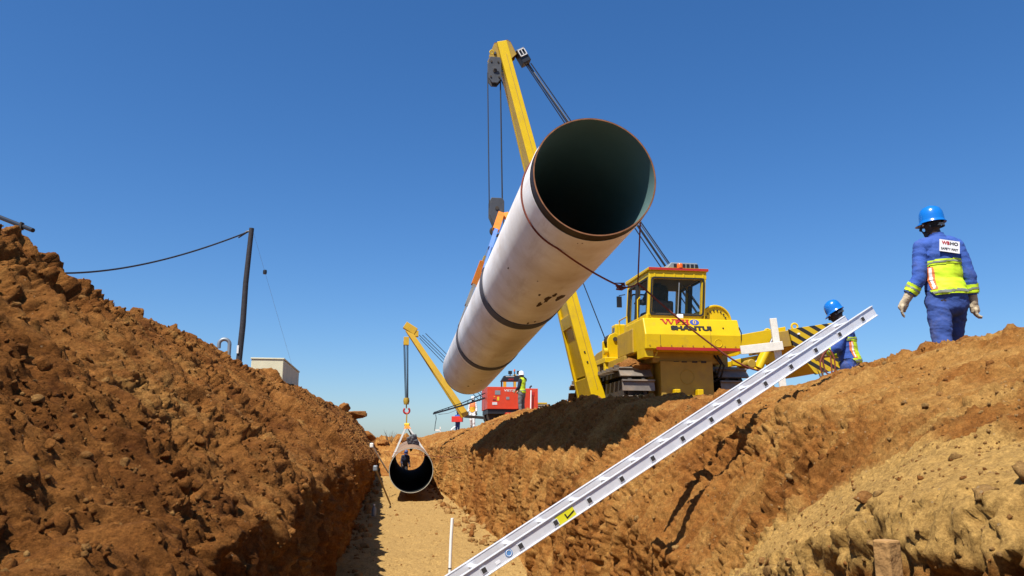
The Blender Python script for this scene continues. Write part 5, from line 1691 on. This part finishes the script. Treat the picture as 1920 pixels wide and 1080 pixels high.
def person(label, loc, rz, scale, pose, outfit, voxel=.012, skin='skin', helmet='helmet_blue', parent_name='person'):
    J = dict(
        hip=Vector((0, 0, .92)), lean=0.0, side=0.0, head=(0.0, 0.0),
        L=dict(el=(-.07, -.03, -.28), wr=(-.05, .06, -.25), fing=(0, .1, -1)), R=dict(el=(.07, -.03, -.28), wr=(.05, .06, -.25), fing=(0, .1, -1)),
        legL=dict(kn=(-.10, .03, .49), an=(-.11, -.02, .09)), legR=dict(kn=(.10, .03, .49), an=(.11, -.02, .09)))
    for k, v in pose.items():
        if isinstance(v, dict) and k in J: J[k] = {**J[k], **v}
        else: J[k] = v
    hip = Vector(J['hip'])
    ML = Matrix.Rotation(-J['lean'], 3, 'X') @ Matrix.Rotation(J['side'], 3, 'Y')

    def up(x, y, z): return hip + ML @ Vector((x, y, z))
    segs_ = []                                 # (region, p0, r0, p1, r1, par0, par1)
    VS, FS = [], []

    def add(region, pts, rad, n=14):
        v, f = loft(pts, rad, n)
        o = len(VS); VS.extend(v); FS.extend([tuple(i + o for i in q_) for q_ in f])
        N_ = len(pts) - 1
        for i in range(N_):
            r0 = rad[i] if not isinstance(rad[i], tuple) else sum(rad[i]) / 2
            r1 = rad[i + 1] if not isinstance(rad[i + 1], tuple) else sum(rad[i + 1]) / 2
            segs_.append((region, Vector(pts[i]), r0, Vector(pts[i + 1]), r1, i / N_, (i + 1) / N_))
    add('torso', [up(0, -.01, -.06), up(0, -.015, .03), up(0, 0, .15), up(0, .005, .30), up(0, -.005, .42), up(0, -.015, .50), up(0, -.015, .545)],
        [(.165, .115), (.172, .125), (.158, .108), (.168, .118), (.178, .115), (.150, .092), (.075, .065)], 24)
    shL, shR = up(-.168, -.015, .478), up(.168, -.015, .478)
    add('torso', [up(-.12, -.015, .48), up(.12, -.015, .48)], [.075, .075], 14)
    # neck and head
    hy, hp_ = J['head']
    nk = up(0, -.012, .545)
    MH = ML @ Matrix.Rotation(hy, 3, 'Z') @ Matrix.Rotation(-hp_, 3, 'X')
    hc_ = nk + MH @ Vector((0, .015, .155))

    def hd(x, y, z): return hc_ + MH @ Vector((x, y, z))
    add('neck', [nk - ML @ Vector((0, 0, .05)), nk + (hc_ - nk) * .5], [.062, .058], 14)
    add('head', [hd(0, .012, -.085), hd(0, .006, -.045), hd(0, 0, .0), hd(0, -.004, .045), hd(0, -.006, .075)], [(.046, .062), (.062, .082), (.074, .094), (.076, .096), (.062, .080)], 20)
    add('head', [hd(0, .055, -.10), hd(0, .070, -.085)], [.026, .024], 10)                       # chin
    add('head', [hd(0, .088, .012), hd(0, .112, -.028)], [.010, .017], 8)                        # nose
    add('head', [hd(-.014, .090, -.058), hd(.014, .090, -.058)], [.011, .011], 8)                # lips
    for s in (-1, 1):
        add('head', [hd(s * .076, -.008, .012), hd(s * .080, -.012, -.022)], [(.010, .020), (.008, .014)], 8)   # ears
        add('head', [hd(s * .018, .088, .022), hd(s * .05, .072, .024)], [.010, .009], 8)        # brow
    # arms and hands
    for s, key, sh in ((-1, 'L', shL), (1, 'R', shR)):
        a = J[key]
        el = sh + ML @ Vector(a['el']); wr = el + Vector(a['wr'])
        add('arm' + key, [sh, sh.lerp(el, .35), el, el.lerp(wr, .35), wr], [.056, .053, .044, .043, .032], 14)
        fd = Vector(a['fing']).normalized()
        ax_ = (wr - el).normalized()
        pd = (ax_ * .6 + fd * .4).normalized()
        side_ = fd.cross(Vector((0, 1, 0)))
        if side_.length < .2: side_ = Vector((1, 0, 0))
        side_ = Vector(a.get('knuckle', side_)).normalized()
        side_ = (side_ - pd * side_.dot(pd)).normalized()
        nm_ = pd.cross(side_)
        palm = wr + pd * .085
        add('hand' + key, [wr, wr + pd * .04, palm], [(.030, .026), (.040, .022), (.042, .020)], 12)
        curl = a.get('curl', .5)
        for i, (off, ln_) in enumerate(((-.033, .072), (-.011, .084), (.011, .079), (.033, .062))):
            b0 = palm + side_ * off * 1.12
            d1 = (fd + nm_ * curl * .3 + side_ * off * 4).normalized(); d2 = (fd + nm_ * curl * 1.1 + side_ * off * 3).normalized(); d3 = (fd * .6 + nm_ * curl * 1.8 + side_ * off * 2).normalized()
            p1 = b0 + d1 * ln_ * .45; p2 = p1 + d2 * ln_ * .32; p3 = p2 + d3 * ln_ * .25
            add('hand' + key, [b0 - fd * .02, p1, p2, p3], [.0105, .0100, .0092, .0082], 8)
        tb = wr + pd * .035 - side_ * .034 * a.get('thumb', 1)
        t1_ = tb + (pd * .7 - side_ * .7 * a.get('thumb', 1) + nm_ * .3).normalized() * .045
        add('hand' + key, [tb, t1_, t1_ + (fd * .9 + nm_ * .5).normalized() * .035], [.014, .012, .0105], 8)
    # legs and feet
    for s, key in ((-1, 'L'), (1, 'R')):
        g = J['leg' + key]
        h = hip + Vector((s * .088, 0, -.03)); kn = Vector(g['kn']); an = Vector(g['an'])
        add('leg' + key, [h, h.lerp(kn, .3), kn, kn.lerp(an, .35), an], [.100, .092, .068, .064, .048], 16)
        td = Vector(g.get('toe', (s * .02, .16, -.055)))
        add('foot' + key, [an + Vector((0, -.045, -.045)), an + td * .45 + Vector((0, 0, -.02)), an + td], [(.040, .045), (.046, .042), (.040, .030)], 12)
    me0 = bpy.data.meshes.new('tmp'); me0.from_pydata(VS, [], FS)
    to = bpy.data.objects.new('tmp', me0); C.objects.link(to)
    rm = to.modifiers.new('r', 'REMESH'); rm.mode = 'VOXEL'; rm.voxel_size = voxel
    sm2 = to.modifiers.new('s', 'SMOOTH'); sm2.iterations = 3 if voxel < .015 else 1; sm2.factor = .5
    dg = bpy.context.evaluated_depsgraph_get(); dg.update()
    body = bpy.data.meshes.new_from_object(to.evaluated_get(dg))
    bpy.data.objects.remove(to)
    n = len(body.vertices); co = np.zeros(n * 3); body.vertices.foreach_get('co', co); co = co.reshape(-1, 3)
    no = np.zeros(n * 3); body.vertices.foreach_get('normal', no); no = no.reshape(-1, 3)
    npoly = len(body.polygons)
    ls = np.zeros(npoly, int); body.polygons.foreach_get('loop_start', ls)
    lt = np.zeros(npoly, int); body.polygons.foreach_get('loop_total', lt)
    lv = np.zeros(len(body.loops), int); body.loops.foreach_get('vertex_index', lv)
    best = np.full(n, 9.); reg = np.zeros(n, int); par = np.zeros(n)
    names = sorted({s[0] for s in segs_})
    for (rg, p0, r0, p1, r1, a0, a1) in segs_:
        p0, p1 = np.array(p0), np.array(p1)
        d = p1 - p0; L2 = max(1e-9, d @ d)
        t = np.clip(((co - p0) @ d) / L2, 0, 1)
        dist = np.linalg.norm(co - p0 - t[:, None] * d, axis=1) - (r0 + (r1 - r0) * t)
        k = dist < best
        best[k] = dist[k]; reg[k] = names.index(rg); par[k] = (a0 + (a1 - a0) * t)[k]
    regn = np.array(names)[reg]
    # body coordinates (upright) for the torso: undo hip and lean
    Mi = np.array(ML.inverted())
    loc_ = (co - np.array(hip)) @ Mi.T
    root = empty(parent_name, loc, rz, label, 'person')
    root.scale = (scale * .93, scale * .93, scale)
    body.name = 'body'; body.materials.clear(); body.materials.append(MATS[skin])
    body.polygons.foreach_set('use_smooth', np.ones(npoly, bool))
    bo_ = bpy.data.objects.new('body', body); C.objects.link(bo_); bo_.parent = root
    wrk = -1.1 * crumble(co[:, 0] * .8 + co[:, 2] * .6, co[:, 1] * .8, co[:, 2] * 1.5, 4.6, 3, 71, .5)   # thin raised folds

    def garment(name, mat, sel, off, wr=.5):
        """sel: boolean over vertices; faces with all vertices chosen"""
        keep = []
        for i in range(npoly):
            pass
        pv = sel[lv]
        cnt = np.add.reduceat(pv.astype(int), ls)
        ok = np.nonzero(cnt == lt)[0]
        if not len(ok): return None
        used_ = np.zeros(n, bool)
        faces = [lv[ls[i]:ls[i] + lt[i]] for i in ok]
        for f_ in faces: used_[f_] = True
        mp = -np.ones(n, int); mp[used_] = np.arange(used_.sum())
        v = co[used_] + no[used_] * (off + wr * .012 * wrk[used_])[:, None]
        me = bpy.data.meshes.new(name); me.from_pydata(v.tolist(), [], [mp[f_].tolist() for f_ in faces])
        me.polygons.foreach_set('use_smooth', np.ones(len(faces), bool))
        me.materials.append(MATS[mat])
        o = bpy.data.objects.new(name, me); C.objects.link(o); o.parent = root
        return o
    _g0 = garment

    def garment(name, mat, sel, off, wr=.5):   # paired garments are made one for each side
        one = {'gloves': 'glove', 'cuff_band': 'cuff_band', 'boots': 'boot'}
        arms = np.isin(regn, ('armL', 'armR')).sum()
        if name in one or (name == 'silver_tape' and np.isin(regn[sel], ('armL', 'armR')).all()):
            for sd in 'LR':
                _g0(one.get(name, name), mat, sel & np.char.endswith(regn, sd), off, wr)
        else:
            _g0(name, mat, sel, off, wr)
    env = dict(co=co, loc=loc_, reg=regn, par=par, garment=garment, root=root, hd=hd, up=up, MH=MH, no=no)
    for i, g in enumerate(outfit): g(env)
    # eyes
    for s in (-1, 1):
        m = MB(); m.lathe([(0, -.011), (.008, -.008), (.0115, 0), (.008, .008), (0, .011)], Matrix.Translation(hd(s * .031, .079, .006)), 10)
        m.build('eye', 'eye', root)
    # helmet
    if helmet:
        Mh = Matrix.Translation(hd(0, -.004, .024)) @ MH.to_4x4()
        m = MB()
        prof = [(1.12, -.012), (1.11, -.006), (1.02, .004), (1.0, .02), (.985, .055), (.93, .092), (.80, .122), (.58, .143), (.30, .153), (0.0001, .155)]
        m.lathe([(r * .106, z) for r, z in prof], Mh, 32, sx=1.0, sy=1.10)
        m.lathe([(.106 * .98, .004), (.106 * 1.10, -.014)], Mh, 32, sx=1.0, sy=1.10)
        vs = []
        for k in range(13):                    # front peak
            a = math.radians(40 + 100 * k / 12)
            vs += [Mh @ Vector((.108 * 1.1 * math.cos(a), .117 * 1.05 * math.sin(a), 0)), Mh @ Vector((.120 * math.cos(a), (.117 * 1.10 + .035 * math.sin(math.pi * k / 12)) * math.sin(a), -.022))]
        m.add(vs, [(2 * k, 2 * k + 2, 2 * k + 3, 2 * k + 1) for k in range(12)], True)
        for dx in (-.022, 0, .022):            # crown ridges
            m.tube([Mh @ Vector((dx, .117 * math.cos(a) * .98, .152 * math.sin(a))) for a in np.linspace(.35, math.pi - .35, 14)], .006, 6)
        m.build('helmet', helmet, root)
        m = MB(); m.lathe([(.098, -.03), (.098, -.055)], Mh @ Matrix.Translation((0, 0, 0)), 26, a0=math.pi * .95, a1=math.pi * 2.05, sx=.80, sy=1.10)
        m.build('helmet_strap', 'reflective', root)
    return root


def isin(reg, *names): return np.isin(reg, names)


def wear(name, mat, fn, off, wr=.5): return lambda E: E['garment'](name, mat, fn(E), off, wr)


TRUNK = ('torso',)
ARMS = ('armL', 'armR'); LEGS = ('legL', 'legR'); FEET = ('footL', 'footR'); HANDS = ('handL', 'handR')
legs_fn = lambda E: isin(E['reg'], *LEGS) | (isin(E['reg'], 'torso') & (E['loc'][:, 2] < .06))
boot_fn = lambda E: isin(E['reg'], *FEET) | (isin(E['reg'], *LEGS) & (E['par'] > .9))
glove_fn = lambda E: isin(E['reg'], *HANDS) | (isin(E['reg'], *ARMS) & (E['par'] > .86))
hair_fn = lambda E: isin(E['reg'], 'head') & (((np.array([0, 0, 0]) + (E['co'] - np.array(E['hd'](0, 0, 0))) @ np.array(E['MH']))[:, 1] < .005) & (((E['co'] - np.array(E['hd'](0, 0, 0))) @ np.array(E['MH']))[:, 2] > -.05))
hair = wear('hair', 'hair', hair_fn, .004, 0)


def jacket_fn(E, hem=.0):
    z = E['loc'][:, 2]
    return (isin(E['reg'], 'torso') & (z > hem)) | (isin(E['reg'], *ARMS) & (E['par'] < .90)) | (isin(E['reg'], 'neck') & (z < .565))


def tband(z0, z1, extra=None):
    def f(E):
        z = E['loc'][:, 2]; s = isin(E['reg'], 'torso') & (z > z0) & (z < z1)
        return s & extra(E) if extra else s
    return f


def aband(a, b): return lambda E: isin(E['reg'], *ARMS) & (E['par'] > a) & (E['par'] < b)


back = lambda E: (E['loc'][:, 1] < .02) & (E['loc'][:, 0] > -.13)
left_strip = lambda E: (E['loc'][:, 1] < .03) & (E['loc'][:, 0] < -.105) & (E['loc'][:, 0] > -.150)
worksuit = [
    wear('trousers', 'cloth_trouser', legs_fn, .018, .9), wear('boots', 'boot', boot_fn, .012, .2),
    wear('jacket', 'cloth_blue', jacket_fn, .020, .8), wear('gloves', 'glove', glove_fn, .007, .3), hair,
    wear('yellow_panel', 'hi_yellow', tband(.05, .30, back), .026, .8),
    wear('orange_strip', 'hi_orange', tband(.05, .28, left_strip), .029, .8), wear('silver_strip', 'cloth_white', tband(.06, .27, lambda E: (E['loc'][:, 1] < .03) & (E['loc'][:, 0] < -.117) & (E['loc'][:, 0] > -.140)), .032, .8),
    wear('hem_band', 'hi_yellow', tband(.004, .060), .028, .8), wear('silver_tape', 'reflective', tband(.020, .044), .031, .8),
    wear('chest_band', 'hi_yellow', tband(.285, .342, lambda E: E['loc'][:, 1] < .04), .031, .8), wear('silver_tape', 'reflective', tband(.302, .326, lambda E: E['loc'][:, 1] < .04), .034, .8),
    wear('cuff_band', 'hi_yellow', aband(.74, .88), .026, .8), wear('silver_tape', 'reflective', aband(.79, .83), .029, .8)]


def patch(E):
    """white patch printed on the back"""
    c = [E['up'](x, -.162, z) for x, z in ((-.055, .415), (.135, .415), (.135, .535), (-.055, .535))]
    ml = Matrix.Translation(E['up'](.04, -.158, .442)) @ Matrix.Rotation(math.radians(9), 4, 'Y') @ Matrix.Rotation(math.radians(-5), 4, 'X')
    m = MB(ml); m.box((0, 0, 0), (.19, .004, .115)); p = m.build('back_patch', 'sticker_white', E['root'])
    lettering('lettering', 'WB', 'red_paint', p, ml @ Matrix.Translation((-.075, -.004, .012)), .075, .032, .03, .001)
    lettering('lettering', 'HO', 'black_print', p, ml @ Matrix.Translation((.004, -.004, .012)), .075, .032, .03, .001)
    lettering('lettering', 'SAFETY FIRST', 'black_print', p, ml @ Matrix.Translation((-.08, -.004, -.040)), .16, .022, .01, .001)


w1 = P(1743, 386, 7.3)
person('worker in blue overalls and blue helmet striding away along the crest, back patch showing', (w1.x + .045, w1.y, w1.z - 1.84), math.radians(-4), 1.02,
       dict(hip=(.02, 0, .93), lean=.05, side=-.05, head=(1.0, .0),
            L=dict(el=(-.075, -.03, -.285), wr=(-.13, .05, -.20), fing=(-.35, .25, -1), curl=.8, knuckle=(.3, 1, 0), thumb=-1), R=dict(el=(.065, -.02, -.285), wr=(.035, .03, -.25), fing=(-.1, .2, -1), curl=1.2, knuckle=(.2, 1, 0), thumb=-1),
            legL=dict(kn=(-.10, -.08, .50), an=(-.09, -.22, .12)), legR=dict(kn=(.12, .22, .52), an=(.13, .22, .09))),
       worksuit + [patch], voxel=.0085)
w2 = P(1573, 563, 10.3)
person('worker in blue overalls and blue helmet looking down beside the striped counterweight, holding the rope', (w2.x + .07, w2.y, w2.z - 1.79), math.radians(62), 1.02,
       dict(lean=.10, head=(.1, .38), L=dict(el=(-.05, .10, -.27), wr=(.05, .22, -.04), fing=(.2, 1, -.2), curl=1.6, knuckle=(0, 0, 1)), R=dict(el=(.05, .10, -.27), wr=(-.05, .22, -.04), fing=(-.2, 1, -.2), curl=1.6, knuckle=(0, 0, 1))),
       worksuit, voxel=.011)
vest_fn = lambda E: isin(E['reg'], 'torso') & (E['loc'][:, 2] > -.02) & ((np.abs(E['loc'][:, 0]) < .165) | (E['loc'][:, 2] < .40))
m3 = P(978, 781, 32.4)
person('man in white helmet and yellow vest standing before the red welding machine', (m3.x, m3.y - .9, m3.z - .02), math.radians(58), .985,
       dict(head=(.1, .1), L=dict(el=(-.05, .04, -.28), wr=(.07, .20, -.10), fing=(.3, .8, -.4), curl=1.2), R=dict(el=(.06, .04, -.28), wr=(-.07, .18, -.12), fing=(-.3, .8, -.4), curl=1.2)),
       [wear('trousers', 'cloth_greyblue', legs_fn, .02, 1.2), wear('boots', 'boot', boot_fn, .012, .2), wear('shirt', 'cloth_navy', jacket_fn, .018, 1), wear('gloves', 'glove', glove_fn, .012, .2),
        wear('vest', 'hi_yellow', vest_fn, .03, .6), wear('silver_tape', 'reflective', tband(.06, .11), .036, .4), wear('silver_tape', 'reflective', tband(.25, .29), .036, .4), hair], .02, 'skin_light', 'helmet_white')
m4 = P(886, 804, 45)
person('man in white clothes and helmet with orange and amber vest walking along the far bank', (m4.x, m4.y, m4.z), math.radians(170), 1.0,
       dict(L=dict(el=(-.06, .0, -.28), wr=(-.02, .10, -.24)), legL=dict(kn=(-.1, .12, .5), an=(-.11, .1, .09)), legR=dict(kn=(.1, -.02, .49), an=(.1, -.16, .1))),
       [wear('trousers', 'cloth_white', legs_fn, .02, 1), wear('boots', 'boot', boot_fn, .012, .2), wear('shirt', 'cloth_white', jacket_fn, .018, 1), wear('vest', 'hi_orange', vest_fn, .03, .6), wear('vest_panel', 'hi_amber', lambda E: vest_fn(E) & (E['loc'][:, 2] < .3) & (np.abs(E['loc'][:, 0]) < .13), .036, .5), hair], .022, 'skin', 'helmet_white')
m5 = P(858, 814, 62)
person('small figure in blue carrying the red crate on the far bank', (m5.x, m5.y, m5.z), math.radians(165), 1.0,
       dict(lean=.05, L=dict(el=(-.08, .08, -.26), wr=(.0, .22, .0), fing=(.1, 1, 0)), R=dict(el=(.08, .08, -.26), wr=(.0, .22, .0), fing=(-.1, 1, 0))),
       [wear('trousers', 'cloth_trouser', legs_fn, .02, 1), wear('boots', 'boot', boot_fn, .012, .2), wear('jacket', 'cloth_blue', jacket_fn, .018, 1), hair], .025, 'skin', 'helmet_navy')
cr_ = m5 + Vector((.0, -.50, 1.12))
o = empty('crate', cr_, math.radians(-12), 'bright red crate held by the small figure in blue', 'crate')
m = MB(); m.box((0, 0, -.2), (.82, .34, .03))
m.build('base', 'crate_red', o)
for c_, d_ in (((0, -.17, 0), (.82, .02, .42)), ((0, .17, 0), (.82, .02, .42)), ((-.40, 0, 0), (.02, .32, .42)), ((.40, 0, 0), (.02, .32, .42))):
    m = MB(); m.box(c_, d_); m.build('side', 'crate_red', o, bevel=.004)
# operator in the cab
op = RT(*(TB + Vector((-.28, -1.72, 1.74 + .22 - .90))))
person('operator in dark clothes and cap seated in the cab of the near pipelayer', op, YAW + .2, 1.0,
       dict(hip=(0, 0, .93), lean=-.05, head=(.2, .15), L=dict(el=(-.06, .14, -.24), wr=(.0, .24, .04), fing=(0, 1, 0)), R=dict(el=(.06, .14, -.24), wr=(.0, .24, .04), fing=(0, 1, 0)),
            legL=dict(kn=(-.10, .42, .93), an=(-.10, .50, 1.02 - .42)), legR=dict(kn=(.10, .42, .93), an=(.10, .50, 1.02 - .42))),
       [wear('trousers', 'cloth_dark', legs_fn, .018, 1), wear('boots', 'boot', boot_fn, .012, .2), wear('jacket', 'cloth_dark', jacket_fn, .02, 1), hair], .014, 'skin', 'helmet_navy')
m7 = P(758, 895, 41.0)
person('dark figure stooping in the trench beyond the lowered pipe, seen through it', (m7.x, m7.y, -1.63), math.radians(200), .95,
       dict(hip=(0, -.05, .85), lean=.5, head=(0, .1), L=dict(el=(-.05, .12, -.26), wr=(.02, .2, -.14)), R=dict(el=(.05, .12, -.26), wr=(-.02, .2, -.14)), legL=dict(kn=(-.1, .12, .46)), legR=dict(kn=(.1, .12, .46))),
       [wear('trousers', 'cloth_dark', legs_fn, .02, 1), wear('boots', 'boot', boot_fn, .012, .2), wear('jacket', 'cloth_navy', jacket_fn, .02, 1), hair], .022, 'skin', 'helmet_navy')

# ------------------------------------------------------------------ tag line round the pipe's near end, led down to the worker by the counterweight
zr = PLN - .62
rp = empty('tag_line', near, 0, 'red-brown rope looped round the open end of the hanging pipe, led to the worker below', 'rope')
Mi = Matrix.Translation(-near)
K = P(1196, 531, 9.6)
h0 = pipe_hit(1105, 518)
a_c = pipe_angle(ray(1116, 400) * -1 + Vector((0, 0, -.6)))
pm = pipe.matrix_basis
def ring_pt(a, z): return pm @ Vector(((PR + .012) * math.cos(a), (PR + .012) * math.sin(a), z))
NA = 90
loop = [ring_pt(2 * math.pi * k / NA, zr) for k in range(NA)]
pr_ = [(960 + F * v.x / (v.y * cp + v.z * sp)) for v in loop]
iR = max(range(NA), key=lambda k: pr_[k])      # right-hand silhouette of the loop
kn = P(1163, 537, 9.3)
def leave(k):                                  # where the rope leaves the pipe: its own direction points at the knot
    tg_ = (loop[(k + 1) % NA] - loop[(k - 1) % NA]).normalized()
    return 1 - abs(tg_.dot((kn - loop[k]).normalized())) + (0 if loop[k].z < sum(v.z for v in loop) / NA - .2 else 5)
iB = min(range(NA), key=leave)
dirn = 1 if (loop[(iB + 1) % NA] - loop[iB]).dot(kn - loop[iB]) < 0 else -1
order = [loop[(iB + k * dirn) % NA] for k in range(NA)]
cut_ = next(k for k in range(1, NA) if (order[k] - loop[iR]).length < .03)
m = MB(Mi); m.tube(order[:cut_ + 1], .011, 6); m.build('loop', 'rope', rp)
m = MB(Mi); m.tube(cat3(order[0], kn, .03, 10) + cat3(kn, K, .03, 6)[1:], .011, 6); m.build('rope_leg', 'rope', rp)
m = MB(Mi)
rk = random.Random(5)
m.tube([kn + Vector((rk.uniform(-.06, .06), rk.uniform(-.03, .03), rk.uniform(-.045, .045))) for k in range(16)], .012, 6)
m.build('knot', 'rope', rp)
m = MB(Mi); m.tube([loop[iR], loop[iR].lerp(K, .5) + Vector((.0, 0, 0)), K], .009, 6); m.build('rope_leg', 'rope', rp)
hand = P(1552, 655, 10.0)
tail = [K, P(1300, 620, 9.75), P(1400, 688, 9.8), P(1470, 690, 9.9), hand]
def spline(pts, n=10):
    out = []
    for i in range(len(pts) - 1):
        p0, p1, p2, p3 = pts[max(i - 1, 0)], pts[i], pts[i + 1], pts[min(i + 2, len(pts) - 1)]
        for k in range(n):
            t = k / n
            out.append(.5 * ((2 * p1) + (p2 - p0) * t + (2 * p0 - 5 * p1 + 4 * p2 - p3) * t * t + (3 * p1 - p0 - 3 * p2 + p3) * t ** 3))
    return out + [pts[-1]]
m = MB(Mi); m.tube(spline(tail), .011, 6); m.build('rope_tail', 'rope', rp)
m = MB(Mi)
m.tube(spline([hand, hand + Vector((-.08, -.02, -.12)), hand + Vector((-.05, -.03, -.30)), hand + Vector((.05, -.03, -.28)), hand + Vector((.06, -.02, -.10)), hand, hand + Vector((-.12, -.04, -.16)), hand + Vector((-.10, -.05, -.34)), hand + Vector((.0, -.05, -.33)), hand + Vector((.02, -.02, -.08))]), .010, 6)
m.build('coil', 'rope', rp)
